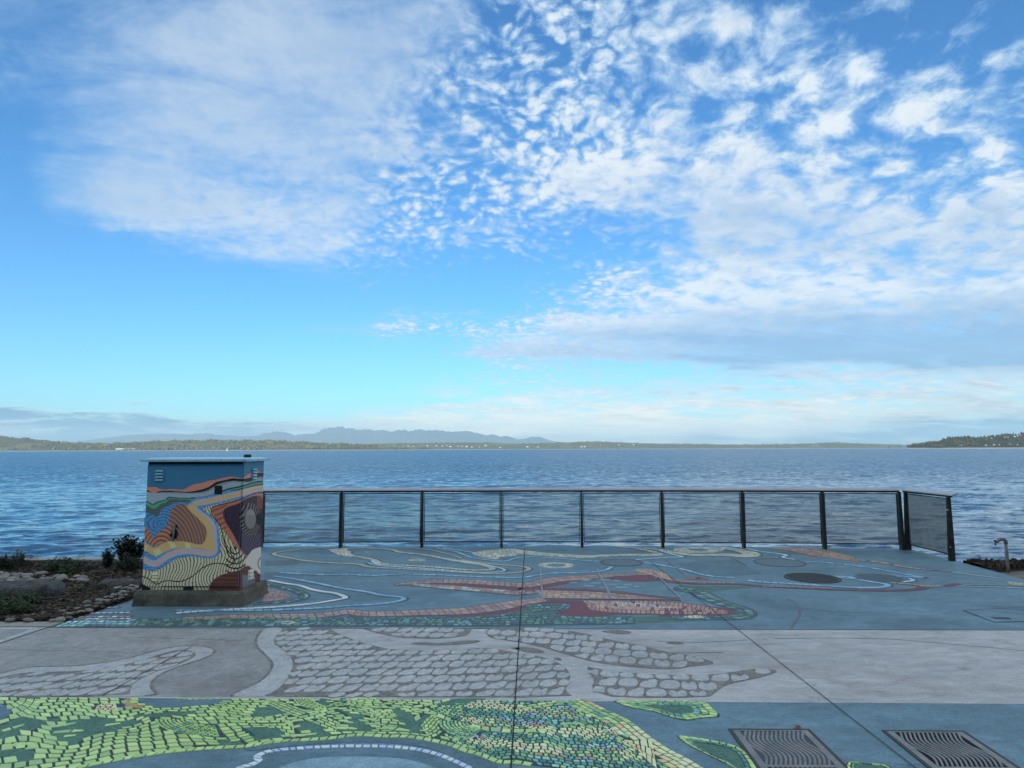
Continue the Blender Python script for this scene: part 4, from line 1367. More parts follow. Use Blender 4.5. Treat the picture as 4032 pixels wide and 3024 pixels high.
dlay(fz((2, [(810, 980), (950, 988), (1100, 1003), (1250, 1020), (1365, 1036)])), fz((2, [(860, 992), (950, 1004), (1100, 1026), (1250, 1042), (1350, 1042)])), 2, 0.09, [D(168, 196, 226), D(150, 184, 220)])
drib(fz((1, [(-560, 1118), (-300, 1110), (0, 1098), (350, 1100), (600, 1090), (720, 1066), (800, 1066), (850, 1085), (1100, 1081), (1300, 1072), (1500, 1067), (1700, 1058), (1900, 1030), (2060, 1000)]), (2, [(130, 988), (280, 968)])), (0.10, 0.16, 0.18, 0.20, 0.26, 0.34, 0.20), 2, 0.09, PINK)
stain(fz((1, [(700, 1098), (1000, 1100), (1300, 1088), (1500, 1086), (1700, 1080), (1900, 1052), (2060, 1020), (2100, 1040), (2000, 1075), (1850, 1098), (1700, 1116), (1600, 1112), (1500, 1098), (1300, 1102), (1000, 1112), (800, 1108)])), 'maroon', 0.0013)
# algae green fringe above the grey band
stain(fz((1, [(-1640, 1178), (-1500, 1120), (-800, 1130), (0, 1116), (700, 1112), (1300, 1108), (1600, 1122), (1850, 1110), (2050, 1075), (2107, 1040)]), (2, [(140, 1030), (280, 1008), (430, 1000), (480, 1012), (420, 1052), (330, 1086), (500, 1108), (800, 1112), (1200, 1098), (1700, 1106), (1850, 1100), (1650, 1132), (1200, 1150), (800, 1158), (300, 1180), (0, 1182)]), (1, [(1000, 1182), (0, 1180), (-800, 1182)])), 'algae', 0.0009, 1)
for k in range(5):
    off_ = k * 13
    drib(fz((1, [(-1500 + 40 * k, 1126 + off_ * 0.8), (-700, 1130 + off_ * 0.8), (0, 1120 + off_), (700, 1118 + off_), (1300, 1114 + off_), (1700, 1122 + off_ * 0.9), (2060, 1082 + off_ * 1.6)]), (2, [(200, 1092 + off_ * 1.2), (600, 1116 + off_ * 0.8), (1000, 1112 + off_ * 0.7)])), 0.075, 1, 0.07, ALG, gap=0.022, jit=0.3)
for k, yy in ((2, 1012), (2, 1030), (2, 1048)):
    drib(fz((2, [(140 + (yy - 1012), yy + 12), (260, yy), (420, yy - 2), (470 - (yy - 1012) * 1.2, yy)])), 0.08, 1, 0.07, ALG, gap=0.02, jit=0.3)
drib(fz((2, [(1300, 870), (1500, 905), (1580, 950), (1700, 1000), (1850, 1040), (1900, 1080), (1840, 1112), (1500, 1112), (1200, 1108)])), (0.25, 0.2, 0.12), 2, 0.09, ALG, gap=0.03, jit=0.3)
dlay(fz((2, [(1380, 1104), (1480, 1092), (1560, 1100)])), fz((2, [(1400, 1112), (1480, 1120), (1550, 1116)])), 2, 0.06, CREAM)
stain(fz((2, [(1290, 850), (1500, 858), (1800, 858), (2000, 872), (1800, 885), (1600, 900), (1640, 985), (1560, 975), (1450, 905)])), 'algae', 0.0008)
for x, y, w_, h_, lean in ((520, 835, 60, 16, 20), (620, 815, 55, 14, 30), (760, 812, 70, 16, 30), (860, 822, 60, 14, 20), (700, 838, 80, 14, 30), (820, 850, 90, 16, 20), (950, 850, 70, 14, 20), (640, 860, 80, 16, 20), (760, 872, 70, 14, 10), (900, 872, 90, 14, 10), (1020, 866, 50, 14, 10)):
    q = fz((2, [(x - w_ / 2 + lean / 2, y - h_ / 2), (x + w_ / 2 + lean / 2, y - h_ / 2 + 2), (x + w_ / 2 - lean / 2, y + h_ / 2), (x - w_ / 2 - lean / 2, y + h_ / 2 - 2)]))
    ft.append((q, D(104, 124, 142, RNG.uniform(0.9, 1.1)), layer))
# rosette beside the cabinet
drib(fz((1, [(120, 848), (200, 862), (330, 895), (420, 938), (350, 975), (200, 990), (0, 1000)])), 0.10, 2, 0.07, ALG + SHELL[:1], gap=0.018)
dlay(fz((1, [(90, 880), (180, 890), (300, 940)])), fz((1, [(60, 985), (150, 982), (300, 955)])), 5, 0.11, PINK, gap=0.012)
x, y = 265, 1152
dlay(fz((1, [(x + 80 * math.cos(a), y + 16 * math.sin(a)) for a in ang])), fz((1, [(x + 35 * math.cos(a), y + 6 * math.sin(a)) for a in ang])), 1, 0.08, SHELL)
# inlay at the left foot of the deck
for yy, pal, w_ in ((1078, WHT, 0.05), (1160, WHT, 0.06), (1218, PINK[:2] + WHT[:1], 0.07), (1250, PINK + WHT, 0.07), (1288, SKYB + WHT, 0.08), (1316, SKYB + AQUA, 0.08), (1345, AQUA + ALG, 0.08)):
    x0 = 1480 - (yy - 1078) * 2.5
    pts = left([(x0 + (40 if yy < 1100 else 0), yy + 4), (x0 + 250, yy - 4), (1740 if yy < 1100 else 1900, yy - 6 if yy < 1300 else yy)])
    drib(gr(pts), w_, 1, 0.07, pal, gap=0.02)
mb = MB()
for q, col, lv in ft:
    a = 0.5 * abs(np.dot(q[:, 0], np.roll(q[:, 1], -1)) - np.dot(q[:, 1], np.roll(q[:, 0], -1)))
    if a > 0.0002:
        mb.prism(q, 0.0005, 0.0048 + 0.0005 * (lv % 6) * 0.3 + RNG.uniform(0, 0.0004), 0.05, col)
tag(mb.obj('inlay_tiles', M['tile_far'], deck), kind='stuff')
under_.obj('grout_shadow_line', mottled('inlay_grout_shadow', D(62, 80, 90), D(74, 92, 102), 5, 0.85, 60, 0.5), deck)  # grout, its wider rim painted dark as the shadow edging the tile lines
for k, mb in fp.items():
    mb.obj('stained_' + {'maroon': 'ribbon', 'pinkbed': 'figure', 'algae': 'fringe'}[k], M[k], deck)
# dark repair patches, scuff
m = MB()
for pts in ([(90, 660), (230, 655), (385, 655), (340, 690), (200, 697), (85, 697)], [(85, 750), (200, 750), (110, 810), (85, 815)]):
    m.sheet(fz((1, pts)), 0.0011)
m.obj('repair_patch', M['patch'], deck)
m = MB()
m.sheet(fz((2, [(1360, 700), (1500, 660), (1790, 650), (2030, 770), (1650, 780), (1480, 740)])), 0.0006)
m.obj('faded_patch', M['teal_dark'], deck)
m = MB()
q = smooth_line(gr(farz(3, [(215, 1020), (280, 1060), (322, 1110), (318, 1170), (280, 1225), (245, 1275)])), 2)
for i, (a, b_) in enumerate(zip(q[:-1], q[1:])):
    joint(a, b_, 0.03, 0.0008 + 0.0002 * (i % 2), m)
m.obj('scuff_mark', M['patch'], deck)
# bright metal cover strips
BAR = mottled('zinc_strip', (0.26, 0.26, 0.26), (0.36, 0.36, 0.36), 9, 0.5, 60, 0.1, metal=0.7)
for pts, w_ in (([(257, 728), (275, 968)], 0.022), ([(700, 728), (826, 966)], 0.028), ([(1140, 738), (1382, 976)], 0.026), ([(1238, 640), (1412, 776)], 0.02), ([(1775, 636), (1890, 702)], 0.012), ([(275, 963), (1380, 973)], 0.014)):
    m = MB()
    a, b_ = fz((2, pts))
    d_ = (b_ - a) / np.linalg.norm(b_ - a)
    nn = np.array([-d_[1], d_[0]]) * w_ / 2
    m.prism([a - nn, b_ - nn, b_ + nn, a + nn], 0.0, 0.011, 0.02)
    m.obj('cover_strip', BAR, deck)


# ------------------------------------------------------------------ covers in the ground
def manhole(c, r, label, m1, pattern, seed=0):
    t = thing('manhole_cover', label, 'manhole cover', (c[0], c[1], 0.0))
    ang = np.linspace(0, 2 * math.pi, 33)[:-1]
    mb = MB()
    v = [(r * f * math.cos(a), r * f * math.sin(a), z) for f, z in ((1.0, 0.0), (0.985, 0.010), (0.93, 0.010), (0.92, 0.002)) for a in ang]
    mb.add(v, [(j * 32 + i, j * 32 + (i + 1) % 32, (j + 1) * 32 + (i + 1) % 32, (j + 1) * 32 + i) for j in range(3) for i in range(32)])
    mb.obj('frame_ring', M['steel'] if m1 is DARKIRON else M['patch'], t)
    mb = MB()
    mb.add([(r * 0.90 * math.cos(a), r * 0.90 * math.sin(a), 0.007) for a in ang], [tuple(range(32))])
    mb.obj('plate', m1, t)
    if pattern:
        mb = MB()
        n_ = int(r / 0.045)
        for i in range(-n_, n_ + 1):
            for j in range(-n_, n_ + 1):
                x, y = i * 0.04, j * 0.04
                if x * x + y * y < (r * 0.85) ** 2:
                    s = 0.013
                    mb.prism([(x - s, y - s), (x + s, y - s), (x + s, y + s), (x - s, y + s)], 0.0065, 0.0125, 0.2)
        mb.obj('raised_studs', m1, t)
    return t


def ell(k, x, y, rx):
    q = fz((k, [(x - rx, y), (x + rx, y)]))
    return (q[0] + q[1]) / 2, np.linalg.norm(q[1] - q[0]) / 2


DARKIRON = mottled('dark_iron', D(46, 50, 52), D(66, 70, 70), 8, 0.55, 90, 0.5, metal=0.4)
MIDIRON = mottled('painted_iron', D(72, 90, 102), D(86, 104, 116), 8, 0.55, 90, 0.5, metal=0.2)
c, r_ = ell(3, 425, 850, 228); manhole(c, r_, 'dark studded round manhole cover with no paint on it', DARKIRON, True)
c, r_ = ell(3, 990, 850, 190); manhole(c, r_, 'worn grey round manhole cover beside the loop of blue tiles', MIDIRON, True)
c, r_ = ell(3, 150, 720, 215); manhole(c, r_, 'grey round cover between the dark manhole and the railing', MIDIRON, False)
c, r_ = ell(2, 900, 675, 168); manhole(c, r_, 'smooth grey round cover by the ring of shell tiles', MIDIRON, False)
t = thing('vault_lid', 'shallow rectangular utility lid set in the plain teal deck', 'utility lid')
q = fz((3, [(1700, 1125), (2212, 1095), (2500, 1215), (1960, 1222)]))
m = MB(); m.prism(q, 0.0, 0.004, 0.0); m.obj('plate', M['teal'], t)
m = MB()
for a, b_ in zip(q, np.roll(q, -1, 0)):
    joint(a, b_, 0.014, 0.0048, m)
m.obj('frame_edge', M['steel'], t)
m = MB(); q2 = fz((3, [(1930, 1180), (2090, 1185), (2110, 1200), (1960, 1198)])); m.prism(q2, 0.003, 0.008, 0.05); m.obj('lift_socket', M['steel'], t)
t = thing('valve_box', 'small oblong pink and grey valve cover among the blue tile lines', 'valve cover')
q = fz((2, [(1410, 790), (1570, 788), (1585, 806), (1420, 810)]))
m = MB(); m.prism(q, 0.0, 0.006, 0.02); m.obj('plate', M['pinkbed'], t)
m = MB(); q2 = fz((2, [(1490, 796), (1530, 796), (1530, 802), (1490, 802)])); m.prism(q2, 0.005, 0.010, 0.05); m.obj('lift_socket', M['steel'], t)

# ------------------------------------------------------------------ drain grates with wavy slots
def grate(a, b_, label, first_open):
    a, b_ = np.asarray(a[:2]), np.asarray(b_[:2])
    u = (b_ - a) / np.linalg.norm(b_ - a)
    v = np.array([u[1], -u[0]])              # towards the camera
    W, L = np.linalg.norm(b_ - a), 1.02
    t = thing('drain_grate', label, 'drain grate', (a[0], a[1], 0))
    t.rotation_euler = (0, 0, math.atan2(u[1], u[0]))
    # local frame: x along u, y towards the camera is negative
    mb = MB()
    e = 0.022
    for lo, hi in (((-e, -e), (W + e, 0)), ((-e, -L), (W + e, -L + e)), ((-e, -L + e), (0, -e)), ((W, -L + e), (W + e, -e))):
        mb.box((lo[0], lo[1], -0.02), (hi[0], hi[1], 0.006))
    mb.obj('frame', M['steel'], t)
    mb = MB(); mb.box((0.001, -L + e + 0.001, -0.02), (W - 0.001, -e - 0.001, 0.0015)); mb.obj('pit', M['void'], t)
    nh = 14
    for half in (0, 1):
        y0, y1 = (-e - 0.012, -L / 2 + 0.012) if half == 0 else (-L / 2 - 0.012, -L + e + 0.012)
        opened = (half == 0) == first_open
        pitch = (W - 0.09) / nh
        for k in range(nh):
            x0 = 0.045 + (k + 0.5) * pitch
            ss = np.linspace(0, 1, 13)
            cx = x0 + 0.026 * np.sin(ss * 2 * math.pi * 1.25 + (0.4 if half else 2.2))
            cy = y0 + (y1 - y0) * ss
            wd = pitch * (0.27 if opened else 0.33)
            vs, fs = [], []
            for x, y in zip(cx, cy):
                vs += [(x - wd, y, 0.0005), (x + wd, y, 0.0005), (x - wd * 0.8, y, 0.0055), (x + wd * 0.8, y, 0.0055)]
            for i in range(12):
                o_ = i * 4
                fs += [(o_ + 2, o_ + 6, o_ + 7, o_ + 3), (o_, o_ + 4, o_ + 6, o_ + 2), (o_ + 3, o_ + 7, o_ + 5, o_ + 1)]
            fs += [(0, 2, 3, 1), (48, 49, 51, 50)]
            mb = MB(); mb.add(vs, fs); mb.obj('wavy_bar', M['iron'], t, True)
        mb = MB()
        if not opened:
            mb.box((0.002, min(y0, y1), -0.001), (W - 0.002, max(y0, y1), 0.0030))
            mb.obj('backing_plate', DARKIRON, t)
    for xa, xb in ((0.001, 0.040), (W - 0.040, W - 0.001)):
        mb = MB(); mb.box((xa, -L + e + 0.002, -0.01), (xb, -e - 0.014, 0.0058)); mb.obj('side_plate', M['iron'], t)
    mb = MB(); mb.box((0.001, -L / 2 - 0.012, -0.01), (W - 0.001, -L / 2 + 0.012, 0.0062)); mb.obj('cross_bar', M['iron'], t)
    mb = MB(); mb.box((0.001, -e - 0.012, -0.01), (W - 0.001, -e - 0.001, 0.0061)); mb.obj('cross_bar', M['iron'], t)
    return t


grate(G(2880, 2872), G(3174, 2873), 'wavy cast iron drain grate whose far half is filled, near the tile leaf', False)
grate(G(3484, 2877), G(3782, 2880), 'wavy cast iron drain grate whose far half has open slots', True)
# fallen leaf on the first grate
lf = G(3140, 2866)
m = MB()
pts = []
for k in range(10):
    a = k * math.pi / 5 + 0.3
    rr = 0.030 if k % 2 == 0 else 0.013
    pts.append((rr * math.cos(a), rr * 0.9 * math.sin(a), 0.012 + 0.008 * math.cos(2 * a)))
pts2 = [(x, y, z + 0.0012) for x, y, z in pts]
m.add(pts + pts2, [tuple(range(9, -1, -1)), tuple(range(10, 20))] + [(i, (i + 1) % 10, 10 + (i + 1) % 10, 10 + i) for i in range(10)])
o = m.obj('fallen_leaf', mottled('dry_leaf', D(150, 90, 62), D(120, 66, 44), 40, 0.7))
o.location = (lf[0], lf[1], 0.0)
tag(o, 'small curled orange brown leaf lying on the edge of a drain grate', 'leaf')

# ------------------------------------------------------------------ railing
PB = [(1035, 2154), (1345, 2153), (1663, 2152), (1975, 2152), (2290, 2151), (2605, 2152), (2922, 2154.5), (3240, 2158.5), (3546, 2163)]
posts = [G(*p)[:2] for p in PB]
pf = np.polyfit([p[0] for p in posts], [p[1] for p in posts], 2)
posts = [np.array([p[0], np.polyval(pf, p[0]) - 0.06]) for p in posts]
ret = [np.array([6.985, posts[-1][1] - 0.02]), np.array([6.985, 10.90])]
fence = thing('metal_railing', 'dark steel guard railing with fine wire mesh panels along the deck edge', 'railing', (posts[4][0], posts[4][1], 0))
FL = np.array([posts[4][0], posts[4][1], 0])
RH = 1.06


def frame_box(mb, p, u, v, a, b_, z0, z1):
    """box in the frame of unit vectors u (along) and v (across)"""
    c = [p + u * a[0] + v * b_[0], p + u * a[1] + v * b_[0], p + u * a[1] + v * b_[1], p + u * a[0] + v * b_[1]]
    vs = [(q[0] - FL[0], q[1] - FL[1], z) for z in (z0, z1) for q in c]
    if np.cross(u, v) < 0:
        pass
    mb.add(vs, [(3, 2, 1, 0), (4, 5, 6, 7), (0, 1, 5, 4), (1, 2, 6, 5), (2, 3, 7, 6), (3, 0, 4, 7)])


def post(p, u, v, deep0=0.085, deep1=0.045, bolts=False):
    """two tapered plates with a slot between them"""
    mb = MB()
    for s in (-1, 1):
        a0, a1 = (0.003, 0.022) if s > 0 else (-0.022, -0.003)
        vs = []
        for z, dp in ((-0.05, deep0), (0.16, deep0), (RH - 0.045, deep1)):
            for aa, bb in ((a0, -dp), (a1, -dp), (a1, dp * 0.55), (a0, dp * 0.55)):
                q = p + u * aa + v * bb
                vs.append((q[0] - FL[0], q[1] - FL[1], z))
        fs = [(3, 2, 1, 0), (8, 9, 10, 11)]
        for j in (0, 4):
            fs += [(j, j + 1, j + 5, j + 4), (j + 1, j + 2, j + 6, j + 5), (j + 2, j + 3, j + 7, j + 6), (j + 3, j, j + 4, j + 7)]
        mb.add(vs, fs)
    o = mb.obj('post', M['steel'], fence)
    for z in ((0.22, 0.80) if bolts else ()):
        mb = MB()
        q = p - v * (deep0 * 0.7)
        mb.tube([(q[0] - FL[0] - u[0] * 0.034, q[1] - FL[1] - u[1] * 0.034, z), (q[0] - FL[0] + u[0] * 0.034, q[1] - FL[1] + u[1] * 0.034, z)], 0.010, 6)
        mb.obj('bolt', M['rail'], o)


def panel(p, q):
    u = (q - p) / np.linalg.norm(q - p)
    v = np.array([-u[1], u[0]])
    L = np.linalg.norm(q - p)
    a0, a1 = 0.034, L - 0.034
    z0, z1 = 0.085, RH - 0.075
    mb = MB()
    frame_box(mb, p, u, v, (a0, a1), (-0.008, 0.008), z0, z0 + 0.016)
    frame_box(mb, p, u, v, (a0, a1), (-0.008, 0.008), z1 - 0.014, z1)
    frame_box(mb, p, u, v, (a0, a0 + 0.012), (-0.0075, 0.0075), z0 + 0.016, z1 - 0.014)
    frame_box(mb, p, u, v, (a1 - 0.012, a1), (-0.0075, 0.0075), z0 + 0.016, z1 - 0.014)
    fr = mb.obj('panel_frame', M['steel'], fence)
    mb = MB()
    w = 0.0019
    x = a0 + 0.018
    while x < a1 - 0.014:
        frame_box(mb, p, u, v, (x - w, x + w), (-0.0035, 0.0003), z0 + 0.01, z1 - 0.008)
        x += 0.0135
    z = z0 + 0.022
    while z < z1 - 0.016:
        frame_box(mb, p, u, v, (a0 + 0.008, a1 - 0.008), (-0.0001, 0.0036), z - w, z + w)
        z += 0.0190
    tag(mb.obj('wire_mesh', M['wire'], fr), kind='stuff')


def toprail(p, q, ext0, ext1):
    u = (q - p) / np.linalg.norm(q - p)
    v = np.array([-u[1], u[0]])
    L = np.linalg.norm(q - p)
    mb = MB()
    sec = [(-0.050, RH - 0.030), (-0.044, RH - 0.012), (0.050, RH + 0.016), (0.055, RH - 0.004), (0.0, RH - 0.030)]
    vs = []
    for a_ in (-ext0, L + ext1):
        for b2, z2 in sec:
            q2 = p + u * a_ + v * b2
            vs.append((q2[0] - FL[0], q2[1] - FL[1], z2))
    mb.add(vs, [(4, 3, 2, 1, 0), (5, 6, 7, 8, 9)] + [(i, (i + 1) % 5, 5 + (i + 1) % 5, 5 + i) for i in range(5)])
    mb.obj('top_rail', M['rail'], fence)
    mb = MB(); frame_box(mb, p, u, v, (-ext0 * 0.5, L + ext1 * 0.4), (-0.030, 0.022), RH - 0.062, RH - 0.0305); mb.obj('rail_channel', M['steel'], fence)


for i, p in enumerate(posts):
    a, b_ = posts[max(i - 1, 0)], posts[min(i + 1, len(posts) - 1)]
    u = (b_ - a) / np.linalg.norm(b_ - a)
    post(p, u, np.array([-u[1], u[0]]))
for a, b_ in zip(posts[:-1], posts[1:]):
    panel(a, b_)
    toprail(a, b_, 0.0, -0.002)
ur = np.array([0.0, -1.0])
for p in ret:
    post(p, ur, np.array([1.0, 0.0]), 0.060, 0.030, p is ret[1])
panel(ret[0], ret[1])
toprail(np.array([6.985, posts[-1][1] + 0.03]), ret[1], 0.0, 0.16)

# ------------------------------------------------------------------ painted utility cabinet
CO = np.array([-4.39, 7.97])
CU = np.array([1.297, -0.043]) / np.linalg.norm([1.297, -0.043])
CV = np.array([-CU[1], CU[0]])
cab = thing('utility_cabinet', 'steel utility cabinet painted with a colourful mural of hills, water and wavy stripes', 'utility cabinet', (CO[0], CO[1], 0))


def cw(u, v, z):
    """cabinet frame -> world"""
    q = CO + CU * u + CV * v
    return np.array([q[0], q[1], z])


def cl_(u, v, z):
    q = CU * u + CV * v
    return (q[0], q[1], z)


def cbox(mb, lo, hi, top_in=0.0):
    (a, b_, c), (d, e, f) = lo, hi
    i = top_in
    vs = [cl_(a, b_, c), cl_(d, b_, c), cl_(d, e, c), cl_(a, e, c), cl_(a + i, b_ + i, f), cl_(d - i, b_ + i, f), cl_(d - i, e - i, f), cl_(a + i, e - i, f)]
    mb.add(vs, [(3, 2, 1, 0), (4, 5, 6, 7), (0, 1, 5, 4), (1, 2, 6, 5), (2, 3, 7, 6), (3, 0, 4, 7)])


U0, U1, V0, V1, Z0, Z1 = 0.072, 1.228, 0.060, 0.640, 0.172, 1.655
# chipped concrete plinth
r = np.random.default_rng(9)
mb = MB()
nxp = 26
loops = []
for z, ins in ((-0.01, -0.012), (0.05, 0.0), (0.135, 0.004), (0.170, 0.018)):
    ring = []
    for (ua, va), (ub, vb) in (((0, 0), (1.30, 0)), ((1.30, 0), (1.30, 0.70)), ((1.30, 0.70), (0, 0.70)), ((0, 0.70), (0, 0))):
        for k in range(nxp):
            f = k / nxp
            u_, v_ = ua + (ub - ua) * f, va + (vb - va) * f
            j = ins + r.uniform(-0.004, 0.004) + (0.012 * r.random() ** 4 if z > 0.1 else 0)
            ring.append(cl_(u_ + (0.65 - u_) * j / 0.65, v_ + (0.35 - v_) * j / 0.35, z + r.uniform(-0.004, 0.002) * (z > 0.1)))
    loops.append(ring)
nr = 4 * nxp
vs = [q for ring in loops for q in ring]
fs = [(j * nr + i, j * nr + (i + 1) % nr, (j + 1) * nr + (i + 1) % nr, (j + 1) * nr + i) for j in range(3) for i in range(nr)] + [tuple(3 * nr + i for i in range(nr))]
mb.add(vs, fs)
mb.obj('plinth', M['plinth'], cab)


def Z_(pts):
    return pts


def stripes(zx, zy, f, wd):
    return (np.sin(f) > wd)


def paint(zx, zy):
    """the mural: colour for points of the painted faces (arrays of traced coordinates)"""
    n = len(zx)
    col = np.zeros((n, 3))
    P2 = np.stack([zx, zy], 1)
    rr = np.random.default_rng(2)
    nz = np.sin(zx * 0.11 + 2 * np.sin(zy * 0.05)) * np.sin(zy * 0.13 + 2 * np.sin(zx * 0.043))
    gr_ = rr.uniform(-1, 1, n)

    def fill(mask, c, v=0.06, k=1.0):
        col[mask] = np.array(D(*c, k)) * (1.12, 1.06, 1.10) * (1 + v * gr_[mask, None])

    def poly(pts, n_=2):
        return inside(smooth_line(np.array(pts, float), n_, True), P2)

    def under(pts):
        """below a line that crosses the whole mural"""
        p = smooth_line(np.array(pts, float), 2)
        return zy > np.interp(zx, p[:, 0], p[:, 1])

    def near_line(pts, w):
        p = resample(smooth_line(np.array(pts, float), 2), 160)
        best = np.full(n, 1e9)
        for a, b_ in zip(p[:-1], p[1:]):
            d = b_ - a
            t_ = np.clip(((P2 - a) @ d) / (d @ d + 1e-9), 0, 1)
            best = np.minimum(best, np.linalg.norm(P2 - (a + t_[:, None] * d), axis=1))
        return best < w

    fill(np.ones(n, bool), (56, 108, 138), 0.04)
    fill(under([(0, 445), (175, 432), (250, 434), (290, 437), (330, 460), (450, 452), (540, 462), (580, 440), (640, 405), (720, 398), (780, 375), (870, 360), (930, 345), (1000, 330), (1060, 342), (1110, 352), (1150, 320), (1200, 290), (1240, 270), (1290, 292), (1360, 312), (1500, 315)]), (200, 124, 104))
    fill(under([(0, 455), (165, 455), (225, 470), (250, 518), (275, 515), (292, 470), (450, 470), (560, 482), (640, 474), (720, 458), (800, 428), (850, 384), (960, 364), (1000, 350), (1100, 356), (1180, 350), (1230, 310), (1280, 290), (1360, 318), (1500, 320)]), (20, 22, 24), 0.2)
    fill(under([(0, 470), (165, 470), (225, 480), (250, 524), (278, 522), (300, 482), (450, 480), (620, 492), (750, 476), (820, 440), (870, 402), (1000, 372), (1100, 378), (1180, 388), (1250, 336), (1300, 330), (1360, 362), (1500, 365)]), (118, 130, 134), 0.1)
    m_ = under([(0, 480), (300, 490), (600, 498), (720, 496), (800, 470), (860, 425), (950, 405), (1000, 385), (1100, 392), (1180, 398), (1260, 350), (1360, 385), (1500, 390)])
    fill(m_, (146, 160, 168), 0.06)
    fill(under([(0, 548), (165, 552), (220, 580), (250, 602), (290, 572), (340, 562), (372, 556), (390, 530), (425, 526), (470, 536), (600, 536), (720, 528), (850, 500), (950, 450), (1100, 420), (1200, 388), (1280, 368), (1360, 392), (1500, 395)]), (26, 34, 62), 0.1)
    fill(under([(0, 556), (165, 560), (220, 590), (250, 612), (292, 582), (342, 570), (378, 562), (396, 540), (428, 534), (470, 545), (600, 546), (720, 540), (850, 512), (950, 464), (1100, 434), (1200, 402), (1280, 382), (1360, 402), (1500, 405)]), (78, 160, 112), 0.08)
    fill(under([(0, 580), (160, 585), (210, 620), (255, 650), (290, 630), (330, 590), (380, 585), (400, 548), (440, 545), (500, 552), (650, 556), (760, 545), (860, 516), (950, 474), (1100, 446), (1200, 414), (1280, 394), (1360, 410), (1500, 412)]), (80, 92, 88), 0.25)
    sea_ = under([(0, 655), (150, 662), (230, 690), (290, 722), (310, 700), (330, 640), (420, 600), (480, 575), (560, 585), (650, 570), (800, 545), (950, 500), (1100, 470), (1200, 430), (1290, 420), (1360, 440), (1500, 440)])
    fill(sea_, (86, 138, 178), 0.1)
    sw = np.sin(0.16 * np.hypot(zx - 330, (zy - 790) * 1.4) + 1.6 * np.sin(zx * 0.03) + nz)
    fill(sea_ & (sw > 0.45), (58, 100, 142), 0.1)
    # cream ground with dark wavy lines, everything below
    cream = under([(0, 1200), (120, 1210), (220, 1250), (330, 1220), (420, 1150), (520, 1105), (700, 1100), (880, 1105), (905, 1040), (890, 900), (860, 820), (800, 745), (720, 670), (720, 640), (850, 600), (1100, 540), (1500, 430)])
    cream |= poly([(720, 650), (760, 620), (860, 600), (1000, 565), (1110, 545), (1400, 470), (1400, 1500), (870, 1300), (880, 1100), (905, 1040), (890, 900), (860, 820), (800, 745)], 1)
    fill(cream, (204, 190, 156), 0.05)
    fw = 0.215 * (zx + 26 * np.sin(zy * 0.018 + zx * 0.004) + 7 * np.sin(zx * 0.02 - zy * 0.025))
    fill(cream & (np.sin(fw) > 0.55), (88, 76, 64), 0.1)
    fill(cream & (zx > 950) & (zy > 1000) & (np.sin(0.17 * np.hypot(zx - 1040, (zy - 1020) * 0.8)) > 0.6), (40, 34, 34), 0.1)
    # blue river, lavender, yellow: nested bands along one course
    course = [(60, 1080), (150, 1120), (220, 1165), (280, 1175), (340, 1130), (430, 1075), (540, 1045), (680, 1055), (790, 1075), (845, 1055), (838, 960), (835, 860), (815, 780), (740, 715), (665, 668), (632, 625), (660, 585), (760, 575), (900, 540), (1050, 505), (1180, 468), (1300, 440), (1400, 450)]
    fill(near_line(course, 50) & (zy > 470), (92, 146, 190), 0.12)
    fill(near_line(course, 50) & (sw > 0.3) & (zy > 470), (76, 126, 172), 0.1)
    fill(near_line(course, 30), (182, 164, 162), 0.1)
    fill(poly([(60, 880), (140, 930), (200, 985), (260, 1020), (330, 985), (400, 950), (480, 948), (600, 963), (700, 994), (742, 968), (770, 900), (758, 820), (700, 750), (600, 665), (568, 622), (600, 594), (700, 588), (850, 540), (1000, 510), (1110, 490), (1200, 452), (1300, 432), (1400, 460), (1400, 478), (1300, 452), (1200, 474), (1100, 514), (950, 550), (800, 584), (662, 606), (640, 640), (680, 682), (750, 722), (802, 772), (816, 830), (812, 900), (842, 1000), (850, 1055), (700, 1020), (500, 1014), (350, 1060), (270, 1106), (200, 1060), (60, 960)]), (196, 164, 106), 0.05)
    for q in ([(250, 1040), (310, 1020), (340, 1070), (275, 1105)], [(395, 958), (450, 955), (478, 1012), (418, 1018)], [(555, 968), (600, 972), (618, 1020), (565, 1022)], [(180, 990), (195, 1000), (175, 1055), (165, 1045)]):
        fill(poly(q, 0), (212, 192, 138), 0.05)
    brown = poly([(405, 720), (420, 660), (450, 622), (500, 594), (560, 598), (600, 660), (700, 750), (758, 820), (770, 900), (742, 968), (700, 994), (600, 962), (450, 946), (330, 972), (268, 1018), (200, 960), (60, 870), (60, 740), (150, 790), (200, 830), (230, 890), (266, 932), (300, 870), (390, 812), (402, 770)])
    fill(brown, (152, 110, 90), 0.05)
    fill(brown & (zx < 420) & (zy > 780), (186, 122, 90), 0.05)
    fill(brown & (np.sin(0.21 * np.hypot((zx - 330) * 1.0, (zy - 1080) * 0.72)) > 0.35), (112, 80, 72), 0.08)
    # eye
    rim = poly([(805, 650), (850, 615), (1000, 582), (1110, 552), (1250, 490), (1330, 515), (1400, 700), (1400, 1020), (1230, 1010), (1160, 1120), (1090, 1050), (1000, 960), (930, 850), (860, 750)])
    fill(rim, (176, 108, 84), 0.08)
    fill(rim & (np.sin(zy * 0.12 + zx * 0.05) > 0.3) & (zx < 960), (140, 82, 70), 0.08)
    pur = poly([(912, 670), (960, 626), (1080, 592), (1130, 548), (1250, 510), (1310, 535), (1380, 700), (1380, 1010), (1225, 1008), (1160, 1108), (1095, 1040), (1025, 890), (950, 782)])
    fill(pur, (66, 50, 64), 0.1)
    er = np.hypot((zx - 1185) / 1.0, (zy - 745) / 1.55)
